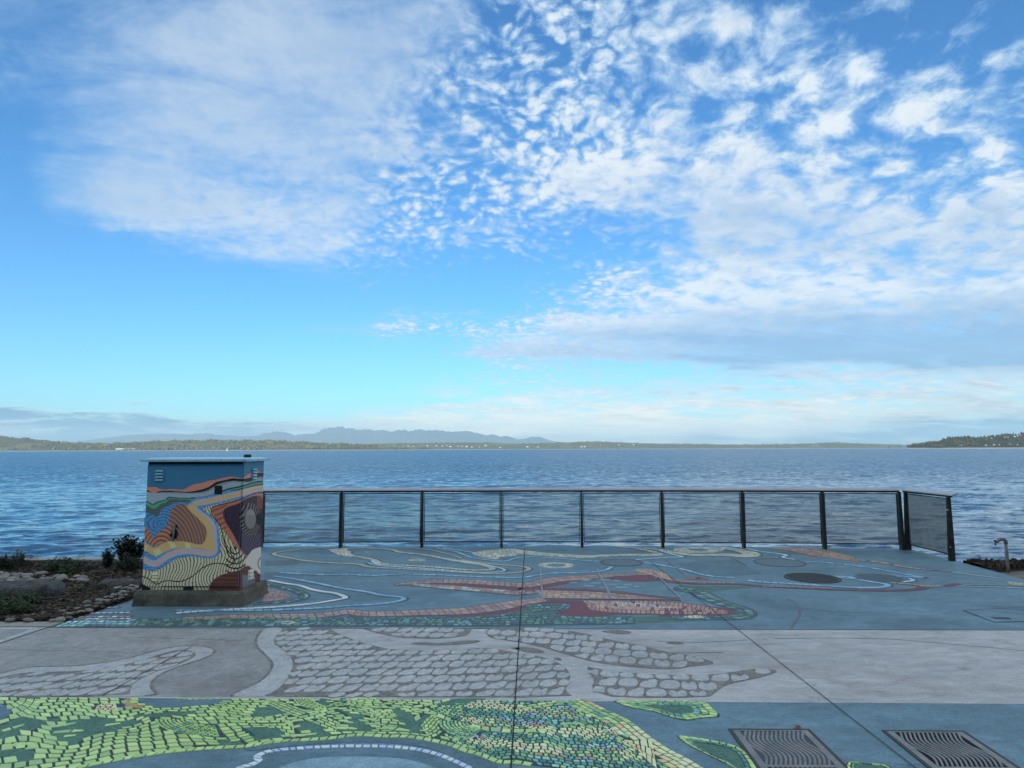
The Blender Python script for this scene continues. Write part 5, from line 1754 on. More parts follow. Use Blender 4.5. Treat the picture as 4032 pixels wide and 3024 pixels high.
    fill(pur & (np.sin(er * 0.42 + 0.5 * nz) > 0.3), (36, 28, 40), 0.1)
    fill(pur & (zy > 880) & (zx > 1100) & (np.sin(zx * 0.25 + zy * 0.1) > 0.0), (92, 74, 92), 0.1)
    fill(pur & (zx > 1250) & (zy < 640), (118, 62, 58), 0.1)
    th = np.arctan2(zy - 745, zx - 1185)
    iris = er < 104
    fill(iris, (24, 20, 22), 0.1)
    fill(iris & (np.sin(zx * 0.21 + zy * 0.13 + er * 0.12) > 0.45) & (er > 64) & (np.abs(th) > 0.6), (138, 118, 98), 0.1)
    stone = np.hypot((zx - 1186) / 54, (zy - 742) / 95) < 1
    fill(stone, (118, 114, 110), 0.05)
    fill(stone & (zy < 700), (134, 132, 128), 0.05)
    fill(near_line([(1400, 560), (1330, 500), (1250, 478), (1110, 548), (1000, 580), (850, 614), (806, 640), (812, 692), (870, 770), (910, 830), (930, 950), (960, 1040), (1030, 1112), (1036, 1152), (1000, 1190), (900, 1166), (820, 1166), (720, 1210), (660, 1270), (580, 1322), (500, 1346), (390, 1330), (330, 1346), (280, 1376), (220, 1322), (160, 1292), (60, 1282)], 5.0), (66, 26, 26), 0.1)
    # lower right: brick weave, pale ground, red ring
    fill(poly([(1220, 1015), (1400, 1010), (1400, 1310), (1300, 1290), (1200, 1200), (1130, 1180), (1150, 1110)], 1), (196, 190, 178), 0.05)
    bk = poly([(790, 1440), (788, 1372), (870, 1288), (1000, 1250), (1090, 1236), (1132, 1188), (1200, 1214), (1310, 1296), (1400, 1330), (1400, 1440)], 1)
    fill(bk, (84, 50, 44), 0.1)
    fill(bk & (np.sin(zy * 0.16) > 0.2) & (np.sin(zx * 0.26) > -0.3), (112, 70, 58), 0.1)
    fill(bk & (zx > 1110) & (zx < 1230) & (zy > 1280) & (np.sin(zx * 0.3 + zy * 0.2) > 0), (150, 148, 160), 0.1)
    fill(bk & (zx > 1110) & (zx < 1230) & (zy > 1280) & (np.sin(zx * 0.3 + zy * 0.2) <= 0), (26, 26, 34), 0.1)
    ringd = np.hypot((zx - 1312) / 56, (zy - 1168) / 68)
    fill((ringd > 0.88) & (ringd < 1.02) & (zx < 1330), (110, 34, 30), 0.05)
    fill(poly([(60, 1330), (110, 1345), (200, 1390), (255, 1420), (60, 1440)], 1), (24, 20, 24), 0.1)
    fill(poly([(520, 1425), (556, 1386), (620, 1388), (655, 1425)], 1), (40, 32, 40), 0.1)
    return col


MURAL = attr_mat('mural_paint', 0.45, 0.10, 25.0, 0.05)


def painted(name, corners, nu, nv, parent=None):
    """a finely divided painted face; corners in the cabinet frame, anticlockwise from lower left"""
    A, B, C_, Dd = [np.array(q, float) for q in corners]
    uu, vv = np.meshgrid(np.linspace(0, 1, nu + 1), np.linspace(0, 1, nv + 1))
    uu, vv = uu[..., None], vv[..., None]
    Pq = (A * (1 - uu) + B * uu) * (1 - vv) + (Dd * (1 - uu) + C_ * uu) * vv
    i = np.arange(nv)[:, None] * (nu + 1) + np.arange(nu)[None, :]
    faces = np.stack([i, i + 1, i + nu + 2, i + nu + 1], -1).reshape(-1, 4)
    cen = (Pq[:-1, :-1] + Pq[1:, 1:]) / 2
    cen = cen.reshape(-1, 3)
    W = np.stack([CO[0] + CU[0] * cen[:, 0] + CV[0] * cen[:, 1], CO[1] + CU[1] * cen[:, 0] + CV[1] * cen[:, 1], cen[:, 2]], 1)
    q = W - [0, 0, EYE]
    f = q @ Fw
    px, py = 2016 + F * (q @ cR) / f, 1512 - F * (q @ cU) / f
    col = paint((px - 500) * 2.4403, (py - 1740) * 2.4403)
    P3 = Pq.reshape(-1, 3)
    verts = np.stack([CU[0] * P3[:, 0] + CV[0] * P3[:, 1], CU[1] * P3[:, 0] + CV[1] * P3[:, 1], P3[:, 2]], 1)
    me = bpy.data.meshes.new(name)
    me.vertices.add(len(verts)); me.vertices.foreach_set('co', verts.ravel())
    me.loops.add(faces.size); me.loops.foreach_set('vertex_index', faces.ravel())
    me.polygons.add(len(faces)); me.polygons.foreach_set('loop_start', np.arange(0, faces.size, 4))
    me.update(calc_edges=True)
    ca = me.color_attributes.new('Col', 'FLOAT_COLOR', 'CORNER')
    c4 = np.concatenate([col, np.ones((len(col), 1))], 1).astype(np.float32)
    ca.data.foreach_set('color', np.repeat(c4, 4, axis=0).ravel())
    me.materials.append(MURAL)
    return link(name, me, parent if parent is not None else cab)


CABP = mottled('cabinet_blue_paint', D(58, 108, 136), D(66, 116, 144), 4, 0.42, 60, 0.08)
LIDP = mottled('lid_paint', D(120, 158, 178), D(134, 170, 188), 5, 0.35, 60, 0.08)
BLACK = mottled('black_steel', (0.006, 0.006, 0.007), (0.012, 0.012, 0.013), 9, 0.5)
mb = MB(); cbox(mb, (U0 + 0.003, V0 + 0.003, Z0), (U1 - 0.003, V1, Z1 - 0.001)); mb.obj('body', CABP, cab)
painted('front_face', [(U0, V0, Z0), (U1, V0, Z0), (U1, V0, Z1 - 0.035), (U0, V0, Z1 - 0.035)], 230, 300)
painted('side_panel', [(U1, V0, Z0), (U1, V1, Z0), (U1, V1, Z1), (U1, V0, Z1)], 90, 300)
# door: a proud leaf with its own painted skin and returned edges
du0, du1, dz0, dz1, dv = U0 + 0.010, U1 - 0.018, Z0 + 0.045, Z1 - 0.055, V0 - 0.014
door = painted('door', [(du0, dv, dz0), (du1, dv, dz0), (du1, dv, dz1), (du0, dv, dz1)], 230, 290)
mb = MB()
for a, b_ in (((du0, dz0), (du1, dz0)), ((du1, dz0), (du1, dz1)), ((du1, dz1), (du0, dz1)), ((du0, dz1), (du0, dz0))):
    mb.add([cl_(a[0], dv, a[1]), cl_(b_[0], dv, b_[1]), cl_(b_[0], V0 - 0.0005, b_[1]), cl_(a[0], V0 - 0.0005, a[1])], [(3, 2, 1, 0)])
mb.obj('door_edge', CABP, door)
mb = MB(); cbox(mb, (du0, V0 - 0.004, Z1 - 0.034), (U1 - 0.02, V0 + 0.02, Z1 - 0.004)); mb.obj('door_gap', BLACK, cab)
mb = MB(); cbox(mb, (0.25 + U0, dv - 0.0012, dz0 - 0.004), (du1 - 0.02, dv + 0.002, dz0 + 0.003)); mb.obj('door_seam', BLACK, door)
# lid: overhanging, sloped to the edges
mb = MB()
lo = [cl_(0.018, -0.005, Z1), cl_(1.282, -0.005, Z1), cl_(1.282, 0.70, Z1), cl_(0.018, 0.70, Z1)]
mi = [cl_(0.018, -0.005, Z1 + 0.026), cl_(1.282, -0.005, Z1 + 0.026), cl_(1.282, 0.70, Z1 + 0.026), cl_(0.018, 0.70, Z1 + 0.026)]
tp = [cl_(0.10, 0.10, Z1 + 0.045), cl_(1.20, 0.10, Z1 + 0.045), cl_(1.20, 0.60, Z1 + 0.045), cl_(0.10, 0.60, Z1 + 0.045)]
mb.add(lo + mi + tp, [(3, 2, 1, 0), (0, 1, 5, 4), (1, 2, 6, 5), (2, 3, 7, 6), (3, 0, 4, 7), (4, 5, 9, 8), (5, 6, 10, 9), (6, 7, 11, 10), (7, 4, 8, 11), (8, 9, 10, 11)])
lid = mb.obj('lid', LIDP, cab)
mb = MB()
for z, rr in ((Z1 + 0.044, 0.044), (Z1 + 0.075, 0.046), (Z1 + 0.085, 0.036)):
    pass
ctr = (1.135, 0.36)
ang8 = np.linspace(0, 2 * math.pi, 17)[:-1]
vs = []
for z, rr in ((Z1 + 0.03, 0.046), (Z1 + 0.068, 0.046), (Z1 + 0.080, 0.036)):
    vs += [cl_(ctr[0] + rr * math.cos(a), ctr[1] + rr * math.sin(a), z) for a in ang8]
mb.add(vs, [(j * 16 + i, j * 16 + (i + 1) % 16, (j + 1) * 16 + (i + 1) % 16, (j + 1) * 16 + i) for j in range(2) for i in range(16)] + [tuple(32 + i for i in range(16))])
mb.obj('vent_cap', BLACK, lid)


def louvre(u0, u1, z0, z1, side, n=4, mat_=CABP):
    """pressed louvre vent on the front (side False) or on the right flank"""
    vent = MB()
    def q(a, d, z):
        return cl_(a, dv - d, z) if not side else cl_(U1 + d, a, z)
    def bx(mb, a0, a1, d0, d1, za, zb):
        vs = [q(a0, d0, za), q(a1, d0, za), q(a1, d0, zb), q(a0, d0, zb), q(a0, d1, za), q(a1, d1, za), q(a1, d1, zb), q(a0, d1, zb)]
        mb.add(vs, [(4, 5, 6, 7), (0, 4, 7, 3), (1, 2, 6, 5), (2, 3, 7, 6), (0, 1, 5, 4)])
    bx(vent, u0, u1, -0.001, 0.006, z0, z1)
    par = vent.obj('louvre_vent', mat_, door if not side else cab)
    for k in range(n):
        za = z0 + (z1 - z0) * (k + 0.22) / n
        zb = z0 + (z1 - z0) * (k + 0.80) / n
        mb = MB()
        a0, a1 = u0 + (u1 - u0) * 0.14, u1 - (u1 - u0) * 0.14
        vs = [q(a0, 0.007, zb), q(a1, 0.007, zb), q(a0, 0.024, za), q(a1, 0.024, za), q(a0, 0.007, za), q(a1, 0.007, za)]
        mb.add(vs, [(0, 1, 3, 2), (2, 3, 5, 4), (0, 2, 4), (1, 5, 3)])
        mb.obj('slat', LIDP if mat_ is CABP else mat_, par)
        mb = MB()
        mb.add([q(a0, 0.0068, za - 0.006), q(a1, 0.0068, za - 0.006), q(a1, 0.0068, za - 0.001), q(a0, 0.0068, za - 0.001)], [(0, 1, 2, 3)])
        mb.obj('slot', BLACK, par)


louvre(0.165, 0.290, 1.425, 1.565, False)
louvre(0.195, 0.275, 0.275, 0.375, False, 3, mottled('cream_paint', D(196, 184, 156), D(206, 196, 170), 5, 0.5))
louvre(0.27, 0.42, 1.43, 1.57, True)
louvre(0.27, 0.42, 0.24, 0.36, True, 3, mottled('grey_cream_paint', D(176, 170, 160), D(190, 184, 174), 5, 0.5))
mb = MB(); cbox(mb, (0.893, dv - 0.006, 1.275), (0.982, dv + 0.001, 1.372)); mb.obj('lock_plate', BLACK, door)
# handle: back plate, lever, padlock boss
mb = MB()
ang = np.linspace(0, 2 * math.pi, 17)[:-1]
hp = [cl_(0.437 + 0.036 * math.cos(a), dv - 0.010, 0.815 + 0.055 * math.sin(a)) for a in ang]
hb = [cl_(0.437 + 0.040 * math.cos(a), dv + 0.001, 0.815 + 0.060 * math.sin(a)) for a in ang]
mb.add(hb + hp, [tuple(range(31, 15, -1))] + [(i, 16 + i, 16 + (i + 1) % 16, (i + 1) % 16) for i in range(16)])
hd = mb.obj('handle', BLACK, door)
mb = MB(); mb.tube([cl_(0.447, dv - 0.016, 0.92), cl_(0.445, dv - 0.03, 0.90), cl_(0.440, dv - 0.03, 0.84), cl_(0.432, dv - 0.026, 0.73)], [0.016, 0.016, 0.012, 0.009], 8); mb.obj('lever', M['iron'], hd, True)
mb = MB(); mb.tube([cl_(0.452, dv, 0.905), cl_(0.452, dv - 0.022, 0.905)], 0.017, 10); mb.obj('lock_barrel', BLACK, hd)
mb = MB(); mb.tube([cl_(0.405, dv - 0.004, 0.80), cl_(0.398, dv - 0.02, 0.80)], 0.018, 10); mb.obj('keyhole_cover', BLACK, hd)
for zz in (0.32, 0.62, 0.92, 1.22, 1.48):
    pass
for za in (0.95, 0.55):
    mb = MB(); mb.tube([cl_(U0 - 0.006, V0 + 0.012, za - 0.05), cl_(U0 - 0.006, V0 + 0.012, za + 0.05)], 0.010, 8); mb.obj('hinge', CABP, cab)

# ------------------------------------------------------------------ planting bed on the left
BED_Y0 = line_y(LA0, LA1, -6) + 0.16


def bed_h(x, y):
    return 0.015 + 0.022 * math.sin(x * 2.1 + y * 1.3) * math.sin(y * 2.7 - x) + 0.012 * math.sin(x * 6.3) * math.sin(y * 5.1)


bed_out = [(-40, BED_Y0 + 0.05)] + [(EDGE[0][0] + 0.0, BED_Y0)] + deckL[1:] + [(-4.82, 11.05), (-40, 11.05)]
bed_poly = np.array([(-40, BED_Y0)] + [(EDGE[0][0], BED_Y0)] + [tuple(p) for p in deckL[1:5]] + [(-4.80, 11.03), (-40, 11.03)])
xs, ys_ = np.linspace(-30, -4.70, 150), np.linspace(BED_Y0, 11.03, 60)
mb = MB()
idx = {}
for j, y in enumerate(ys_):
    # right limit of the bed at this depth
    for i, x in enumerate(xs):
        lim = np.interp(y, [p[1] for p in deckL], [p[0] for p in deckL]) - 0.012
        f = i / (len(xs) - 1)
        xx = -30 + (lim + 30) * (1 - (1 - f) ** 1.7)
        e = min(1.0, (lim - xx) / 0.25, (y - BED_Y0) / 0.2 + 0.1)
        mb.v.append((xx, y, bed_h(xx, y) * max(e, 0) + 0.004))
n_ = len(xs)
mb.f = [(j * n_ + i, j * n_ + i + 1, (j + 1) * n_ + i + 1, (j + 1) * n_ + i) for j in range(len(ys_) - 1) for i in range(n_ - 1)]
mb.c = [None] * len(mb.f)
bed = tag(mb.obj('planting_bed', M['soil'], None, True), 'dark mulched planting bed beside the deck', 'planting bed', kind='structure')
mb = MB(); mb.prism([(-40, 11.03), (-4.82, 11.03), (-4.82, 11.27), (-40, 11.27)], SEA - 2, 0.045, 0.0); mb.obj('sea_kerb', M['kerb'], bed)
mb = MB(); mb.prism([(-40, 11.27), (-4.83, 11.27), (-4.83, 12.72), (-40, 12.72)], SEA - 2, -1.2, 0.0); mb.obj('lower_ledge', M['seawall'], bed)
mb = MB(); mb.prism([(-40, line_y(LA0, LA1, -40) + 0.004), (deckL[0][0] - 0.02, line_y(LA0, LA1, deckL[0][0]) + 0.004), (EDGE[0][0] - 0.01, BED_Y0 - 0.002), (-40, BED_Y0 - 0.002)], -0.3, 0.012, 0.0); mb.obj('bed_kerb', M['kerb'], bed)
mb = MB(); mb.sheet(gr(left([(-900, 1355), (0, 1360), (560, 1350), (840, 1318), (430, 1392), (-900, 1405)])), 0.0016); mb.sheet(gr(left([(-900, 1860), (0, 1548), (430, 1400), (840, 1322), (420, 1440), (0, 1590), (-900, 1905)])), 0.0019); mb.obj('border_strip', M['grey_smooth'], band)

# bark, twigs and dead leaves
r = np.random.default_rng(31)
mb = MB()
CHIPS = [D(44, 35, 25), D(62, 49, 33), D(32, 26, 20), D(70, 58, 42), D(44, 31, 24), D(88, 78, 62), D(24, 20, 17), D(36, 32, 22)]
for _ in range(9000):
    y = r.uniform(BED_Y0 + 0.02, 11.0)
    lim = np.interp(y, [p[1] for p in deckL], [p[0] for p in deckL]) - 0.05
    x = lim - abs(r.normal(0, 1)) * 2.6
    z = bed_h(x, y) + 0.004
    L, w_ = r.uniform(0.015, 0.06), r.uniform(0.006, 0.02)
    a = r.uniform(0, 6.28)
    du, dv_ = np.array([math.cos(a), math.sin(a)]), np.array([-math.sin(a), math.cos(a)])
    tl_ = r.uniform(-0.012, 0.012)
    h_ = r.uniform(0.004, 0.014)
    c = np.array([x, y])
    q = [c - du * L - dv_ * w_, c + du * L - dv_ * w_ * 0.6, c + du * L * 0.9 + dv_ * w_, c - du * L * 0.8 + dv_ * w_ * 0.8]
    vs = [(p_[0], p_[1], z - 0.006) for p_ in q] + [(p_[0], p_[1], z + h_ + (tl_ if i in (1, 2) else -tl_)) for i, p_ in enumerate(q)]
    mb.add(vs, [(4, 5, 6, 7), (0, 1, 5, 4), (1, 2, 6, 5), (2, 3, 7, 6), (3, 0, 4, 7)], tuple(np.array(CHIPS[r.integers(len(CHIPS))]) * r.uniform(0.7, 1.2)))
tag(mb.obj('bark_mulch', M['chip']), 'loose bark chips and dead leaves covering the bed', 'mulch', kind='stuff')


# stones
def pebble_mesh(seed):
    import bmesh
    bm = bmesh.new()
    bmesh.ops.create_icosphere(bm, subdivisions=2, radius=1.0)
    rr = np.random.default_rng(seed)
    a, b_, c = rr.uniform(0, 6, 3)
    for v in bm.verts:
        p = v.co
        k = 1 + 0.10 * math.sin(p.x * 2.2 + a) + 0.08 * math.sin(p.y * 2.6 + b_) + 0.06 * math.sin(p.z * 3 + c)
        v.co = p * k
    me = bpy.data.meshes.new('pebble')
    bm.to_mesh(me)
    bm.free()
    me.polygons.foreach_set('use_smooth', [True] * len(me.polygons))
    return me


def stone_mat(name, c1, c2):
    m_, n2, b2 = material(name, 0.6, 0, 0.4)
    g = n2.node('ShaderNodeTexCoord').outputs['Object']
    oi = n2.node('ShaderNodeObjectInfo')
    a = n2.noise(g, 2.0, 5, 0.6, 0.5)
    f = n2.noise(g, 14.0, 4, 0.7)
    col = n2.mix(oi.outputs['Random'], c1, c2)
    col = n2.vmath('SCALE', col, a * 0.6 + 0.45 + f * 0.5)
    n2.put(b2.inputs['Base Color'], col)
    bump(n2, b2, f, 0.3, 0.02)
    return m_


PALE = stone_mat('pale_pebble', D(146, 138, 132, 0.8), D(104, 104, 106, 0.8))
SLATE = stone_mat('slate_pebble', D(80, 84, 88, 0.8), D(124, 118, 110, 0.8))
PEB = []
for mt in (PALE, SLATE):
    g_ = []
    for s in range(5):
        me = pebble_mesh(s)
        me.materials.append(mt)
        g_.append(me)
    PEB.append(g_)


def stone(pt, w, d, h, kind, label, group, rz=None):
    o = link('river_stone', PEB[kind][random.randrange(5)])
    o.location = (pt[0], pt[1], bed_h(pt[0], pt[1]) * 0.6 + h * 0.38)
    o.scale = (w, d, h)
    o.rotation_euler = (random.uniform(-0.15, 0.15), random.uniform(-0.15, 0.15), random.uniform(-0.6, 0.6) if rz is None else rz)
    tag(o, label, 'stone', group)
    return o


EDGEST = [(150, 1286, 160, 30, 1), (420, 1292, 150, 22, 1), (760, 1280, 120, 44, 0), (870, 1262, 180, 75, 0), (1000, 1245, 110, 46, 1), (975, 1192, 150, 62, 1), (1085, 1178, 110, 62, 1), (920, 1138, 140, 50, 1), (1130, 1110, 150, 55, 1), (1185, 1158, 120, 62, 0), (1290, 1135, 140, 60, 1),
          (1280, 1078, 130, 72, 1), (1410, 1085, 140, 55, 1), (1430, 1038, 160, 55, 1), (1260, 1010, 140, 60, 1), (1450, 975, 130, 55, 0), (1545, 995, 160, 70, 1), (1590, 945, 150, 42, 1), (1680, 985, 120, 32, 1), (1755, 960, 110, 36, 1), (1700, 912, 200, 36, 0), (1840, 915, 140, 36, 1), (1720, 888, 72, 38, 0),
          (1800, 862, 110, 36, 0), (1880, 850, 100, 32, 0), (1900, 820, 100, 32, 0), (1985, 800, 70, 40, 0), (1830, 792, 90, 32, 0), (1780, 820, 90, 32, 0), (1740, 772, 80, 40, 0), (1965, 770, 90, 32, 0), (1650, 905, 90, 30, 0), (1860, 880, 80, 30, 1), (1940, 845, 80, 30, 0), (1690, 790, 90, 30, 0), (1905, 755, 80, 28, 0), (1980, 735, 70, 26, 0)]
for x, y, w_, h_, kd in EDGEST:
    px, py = left([(x, y + h_ * 0.35)])[0]
    g_ = G(px, py)
    k_ = g_[1] / F
    w2 = w_ / 3.6867 * k_ / 2
    stone(g_, w2, w2 * random.uniform(0.7, 0.95), max(0.022, h_ / 3.6867 * k_ * 0.5), kd, 'rounded river stone in the row edging the deck beside the cabinet', 'river stones edging the deck')
r = np.random.default_rng(5)
cnt = 0
while cnt < 130:
    x, y = r.uniform(-700, 1230), r.uniform(596, 716)
    if x > 680 and y < 640: continue
    if x > 1000 and y < 655: continue
    px, py = left([(x, y)])[0]
    g_ = G(px, py)
    w2 = r.uniform(0.032, 0.068)
    stone(g_, w2, w2 * r.uniform(0.6, 0.9), w2 * r.uniform(0.45, 0.65), 0 if r.random() < 0.85 else 1, 'pale rounded cobble in the heap between the mulch and the flat boulder', 'pale cobbles heaped in the bed')
    cnt += 1


def boulder(name_pts, h, label, seed):
    p = smooth_line(gr(left(name_pts)), 1, True)
    rr = np.random.default_rng(seed)
    mb = MB()
    c = p.mean(0)
    n2 = len(p)
    vs = []
    for f, z in ((1.0, -0.03), (0.97, h * 0.55), (0.86, h * 0.92), (0.55, h), (0.25, h * 0.97)):
        for q in p:
            w = c + (q - c) * f
            vs.append((w[0] + rr.normal(0, 0.008), w[1] + rr.normal(0, 0.008), z + rr.normal(0, 0.012) * (z > 0)))
    fs = [(j * n2 + i, j * n2 + (i + 1) % n2, (j + 1) * n2 + (i + 1) % n2, (j + 1) * n2 + i) for j in range(4) for i in range(n2)] + [tuple(4 * n2 + i for i in range(n2))]
    x, y = p[:, 0], p[:, 1]
    if np.sum(x * np.roll(y, -1) - np.roll(x, -1) * y) < 0:
        fs = [tuple(reversed(q)) for q in fs]
    mb.add(vs, fs)
    return tag(mb.obj('flat_boulder', ROCKG, None, True), label, 'boulder')


ROCKG = mottled('grey_boulder', D(46, 47, 48), D(72, 73, 75), 6, 0.85, 30, 1.0, c3=D(36, 36, 34), dist=0.015, grain=1.2)
boulder([(-500, 900), (0, 930), (300, 950), (560, 910), (800, 925), (930, 900), (980, 840), (900, 800), (500, 800), (0, 830), (-500, 840)], 0.13, 'large dark flat boulder lying across the mulch', 1)
boulder([(-500, 800), (0, 800), (300, 800), (330, 770), (100, 760), (-500, 760)], 0.07, 'low dark rock behind the large flat boulder', 2)
boulder([(1370, 785), (1500, 780), (1750, 772), (1900, 765), (2060, 740), (2060, 705), (1900, 690), (1560, 700), (1440, 735)], 0.045, 'grey stepping slab between the heap of cobbles and the cabinet', 3)
# wooden board half buried
mb = MB()
q = gr(left([(580, 995), (940, 972), (960, 955), (600, 978)]))
mb.prism(q, 0.0, 0.035, 0.03)
tag(mb.obj('buried_board', M['tarwood']), 'short dark board half buried in the mulch', 'board')


# plants
def plant_mesh(kind, seed):
    rr = np.random.default_rng(seed)
    mb = MB()
    if kind == 'shrub':
        # branching stems
        tips = []
        for k in range(40):
            a = rr.uniform(0, 6.28)
            sp = rr.uniform(0.1, 1.0)
            top = np.array([math.cos(a) * 0.25 * sp, math.sin(a) * 0.22 * sp, rr.uniform(0.26, 0.50) * (1.12 - 0.35 * sp)])
            mid = top * [0.45, 0.45, 0.55]
            mb.tube([(0.02 * math.cos(a), 0.02 * math.sin(a), -0.02), mid, top], [0.008, 0.006, 0.003], 4, (0.02, 0.016, 0.012))
            tips.append((mid, top))
        stems = mb
        lf = MB()
        for mid, top in tips:
            for s in range(70):
                f = rr.uniform(0.12, 1.05)
                p_ = top * [f ** 0.6, f ** 0.6, f] + rr.normal(0, 0.022, 3)
                a = rr.uniform(0, 6.28)
                el = rr.uniform(0.1, 1.3)
                d_ = np.array([math.cos(a) * math.cos(el), math.sin(a) * math.cos(el), math.sin(el)])
                sd = np.cross(d_, [0, 0, 1.0]); sd /= np.linalg.norm(sd) + 1e-6
                L = rr.uniform(0.03, 0.06)
                c = tuple(np.array((0.010, 0.018, 0.009)) * rr.uniform(0.6, 1.8))
                lf.add([p_, p_ + d_ * L * 0.5 + sd * L * 0.34, p_ + d_ * L, p_ + d_ * L * 0.5 - sd * L * 0.34], [(0, 1, 2, 3)], c)
        return stems, lf
    stems, lf = MB(), MB()
    for k in range(rr.integers(22, 34)):
        a = rr.uniform(0, 6.28)
        sp = rr.random() ** 0.7
        b0 = np.array([math.cos(a) * 0.13 * sp, math.sin(a) * 0.11 * sp, 0])
        H_ = rr.uniform(0.05, 0.16) if kind == 'weed' else rr.uniform(0.10, 0.24)
        top = b0 + np.array([rr.normal(0, 0.05), rr.normal(0, 0.05), H_])
        stems.tube([b0 - [0, 0, 0.01], (b0 + top) / 2, top], [0.003, 0.0022, 0.001], 3, (0.04, 0.05, 0.025))
        for s in range(16 if kind == 'weed' else 12):
            f = rr.uniform(0.1, 1.05)
            p_ = b0 * (1 - f) + top * f
            a2 = rr.uniform(0, 6.28)
            el = rr.uniform(-0.1, 1.0)
            d_ = np.array([math.cos(a2) * math.cos(el), math.sin(a2) * math.cos(el), math.sin(el)])
            sd = np.cross(d_, [0, 0, 1.0]); sd /= np.linalg.norm(sd) + 1e-6
            L = rr.uniform(0.02, 0.05) if kind == 'weed' else rr.uniform(0.04, 0.085)
            wd = 0.22 if kind == 'weed' else 0.10
            base = (0.045, 0.070, 0.028) if kind == 'weed' else (0.035, 0.050, 0.030)
            c = tuple(np.array(base) * rr.uniform(0.5, 1.6))
            lf.add([p_, p_ + d_ * L * 0.5 + sd * L * wd, p_ + d_ * L - [0, 0, L * 0.2], p_ + d_ * L * 0.5 - sd * L * wd], [(0, 1, 2, 3)], c)
    return stems, lf


LEAFM = attr_mat('plant_leaf', 0.55, 0.3, 30, 0.0)
STEMM = attr_mat('plant_stem', 0.8, 0.3, 30, 0.0)
PL = {}
for kd, cnt_ in (('shrub', 1), ('weed', 4), ('spike', 3)):
    PL[kd] = []
    for s in range(cnt_):
        st, lf = plant_mesh(kd, 40 + s)
        PL[kd].append((st.mesh('stem', STEMM), lf.mesh('foliage', LEAFM)))


def plant(name, kd, px, py, sc_, label, group=None, cat='plant'):
    g_ = G(*left([(px, py)])[0])
    o = thing(name, label, cat, (g_[0], g_[1], bed_h(g_[0], g_[1])), group)
    o.scale = sc_ if hasattr(sc_, '__len__') else (sc_,) * 3
    o.rotation_euler = (0, 0, random.uniform(0, 6.28) if kd != 'shrub' else 0.4)
    st, lf = random.choice(PL[kd])
    link('stem', st, o)
    link('foliage', lf, o)
    return o


plant('dark_shrub', 'shrub', 1880, 470, (1.12, 0.9, 0.88), 'dense dark leaved shrub standing behind the cabinet edge', cat='shrub')
plant('dark_shrub', 'shrub', 1560, 520, (0.42, 0.42, 0.55), 'small dark shrub next to the dense dark shrub', cat='shrub')
for x, y, s in ((90, 520, 1.0), (20, 560, 0.9), (300, 500, 0.95), (-150, 540, 1.0), (190, 545, 0.7)):
    plant('upright_weed', 'spike', x, y, s, 'upright leafy weed growing by the sea kerb', 'upright weeds along the sea kerb')
for x, y, s in ((860, 540, 1.1), (960, 560, 1.2), (1050, 550, 1.0), (780, 570, 0.9), (930, 620, 0.9), (1010, 600, 1.0), (1120, 520, 0.8), (1280, 545, 0.6), (700, 520, 0.7)):
    plant('bushy_weed', 'weed', x, y, s, 'low bushy green weed in the clump along the sea kerb', 'bushy weeds in the middle of the bed')
for x, y, s in ((1760, 575, 0.9), (1880, 590, 1.0), (1980, 560, 0.9)):
    plant('grassy_weed', 'spike', x, y, s * 0.9, 'thin leaved weed at the foot of the dense dark shrub', 'weeds under the dense shrub')
r = np.random.default_rng(77)
for k in range(30):
    x, y = r.uniform(-400, 470), r.uniform(985, 1215)
    if x > 330 and y > 1150: continue
    plant('ground_cover_plant', 'weed', x, y, r.uniform(0.55, 0.9), 'low green ground cover plant in front of the flat boulder', 'ground cover in front of the boulder')
for x, y, s in ((1420, 820, 0.5), (1180, 860, 0.4), (1330, 880, 0.35)):
    plant('sprout', 'weed', x, y, s, 'small green sprout between the boulder and the stepping slab', 'small sprouts in the mulch')

# ------------------------------------------------------------------ right of the deck: gravel, dark edge, standpipe
m = MB()
xs, ys_ = np.linspace(7.02, 30, 50), np.linspace(6.85, 10.15, 16)
for y in ys_:
    for x in xs:
        m.v.append((x, y, 0.02 * math.sin(x * 3 + y) * math.sin(y * 4 - x) - 0.03))
m.f = [(j * 50 + i, j * 50 + i + 1, (j + 1) * 50 + i + 1, (j + 1) * 50 + i) for j in range(15) for i in range(49)]
m.c = [None] * len(m.f)
gv = tag(m.obj('gravel_ground', M['sand'], None, True), 'rough grey gravel beside the deck', 'ground', kind='structure')
m = MB(); m.prism([(7.02, 10.0), (30, 10.0), (30, 10.9), (7.02, 10.9)], SEA - 2, -0.08); m.obj('bank_wall', M['seawall'], gv)
m = MB()
r = np.random.default_rng(3)
nx_ = 80
for j, (y, z) in enumerate(((10.04, -0.05), (10.10, 0.0), (10.30, 0.035), (10.55, 0.05), (10.72, 0.03), (10.78, -0.1))):
    for x in np.linspace(7.03, 24, nx_):
        m.v.append((x, y + r.uniform(-0.015, 0.015), z + r.uniform(-0.015, 0.015)))
m.f = [(j * nx_ + i, j * nx_ + i + 1, (j + 1) * nx_ + i + 1, (j + 1) * nx_ + i) for j in range(5) for i in range(nx_ - 1)]
m.c = [None] * len(m.f)
tag(m.obj('drift_log', M['tarwood'], None, True), 'long dark weathered log along the bank beyond the deck', 'log')
m = MB()
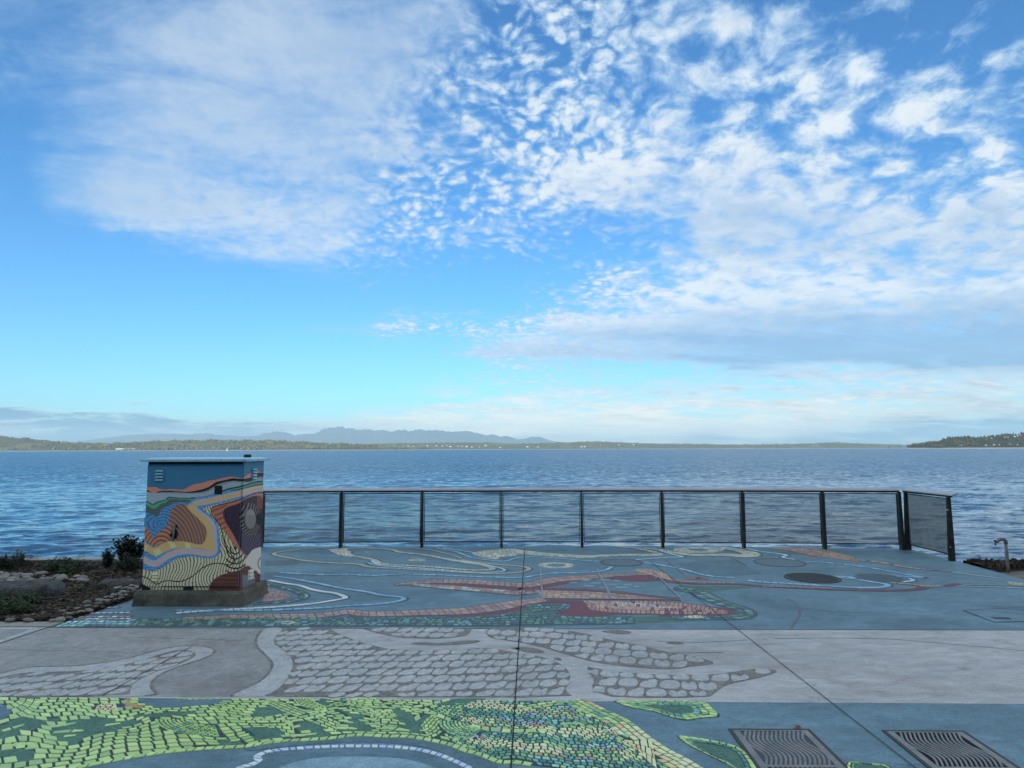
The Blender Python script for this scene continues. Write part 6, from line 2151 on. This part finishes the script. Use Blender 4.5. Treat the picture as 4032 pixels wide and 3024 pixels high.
for _ in range(420):
    x, y = 7.05 + abs(r.normal(0, 1.6)), r.uniform(10.1, 10.7)
    a = r.uniform(0, 6.28)
    L = r.uniform(0.01, 0.04)
    m.prism([(x + L * math.cos(a), y + L * math.sin(a)), (x - L * 0.4 * math.sin(a), y + L * 0.4 * math.cos(a)), (x - L * math.cos(a), y - L * math.sin(a)), (x + L * 0.4 * math.sin(a), y - L * 0.4 * math.cos(a))], 0.0, 0.05 + r.uniform(0, 0.03), 0.2, CHIPS[r.integers(len(CHIPS))])
tag(m.obj('leaf_litter', M['chip']), 'dead leaves and twigs scattered over the dark log', 'leaf litter', kind='stuff')
pb = G(3968, 2248)
pb[2] = -0.03
PIPE = mottled('galvanised_pipe', D(96, 98, 98), D(120, 120, 118), 9, 0.5, 70, 0.2, metal=0.4)
RUST = mottled('brass_tap', D(110, 72, 62), D(86, 54, 48), 9, 0.5)
t = thing('standpipe', 'bent galvanised standpipe with a brass tap beyond the deck edge', 'standpipe', pb)


def pw(px, py):
    d_ = ray(px, py)
    k_ = pb[1] / d_[1]
    return np.array([d_[0] * k_, 0.0, EYE + d_[2] * k_]) - [pb[0], 0, pb[2]]


def pz(zx, zy):
    return pw(3600 + zx / 5.1204, 2050 + zy / 5.1204)


m = MB(); m.tube([pz(1893, 1030) - [0, 0, 0.08], pz(1880, 850), pz(1862, 640), pz(1846, 450)], 0.0215, 12); m.obj('riser', PIPE, t, True)
m = MB(); m.tube([pz(1846, 460), pz(1843, 420), pz(1828, 392), pz(1795, 375)], 0.026, 12); m.obj('elbow', PIPE, t, True)
m = MB(); m.tube([pz(1800, 378), pz(1750, 370), pz(1705, 385), pz(1675, 415), pz(1660, 445)], [0.022, 0.026, 0.026, 0.022, 0.016], 12); m.obj('spout', PIPE, t, True)
m = MB(); m.tube([pz(1650, 440), pz(1632, 470), pz(1640, 492)], [0.014, 0.012, 0.014], 8); m.obj('tap', RUST, t, True)
m = MB(); m.tube([pz(1618, 388), pz(1625, 420), pz(1645, 436)], [0.012, 0.014, 0.010], 8); m.obj('tap_handle', RUST, t, True)

# ------------------------------------------------------------------ haze over the water
hz = MB()
hz.box((-45000, -900, SEA - 6), (45000, 41500, 1260))
hm = bpy.data.materials.new('haze_air')
hm.use_nodes = True
hm.node_tree.nodes.clear()
hv = hm.node_tree.nodes.new('ShaderNodeVolumePrincipled')
hv.inputs['Color'].default_value = (0.64, 0.87, 1.0, 1)
hv.inputs['Density'].default_value = 3.0e-5
hv.inputs['Anisotropy'].default_value = 0.0
ho = hm.node_tree.nodes.new('ShaderNodeOutputMaterial')
hm.node_tree.links.new(hv.outputs[0], ho.inputs['Volume'])
hm.cycles.homogeneous_volume = True
tag(hz.obj('haze', hm), 'thin blue haze filling the air over the water', 'haze', kind='stuff')
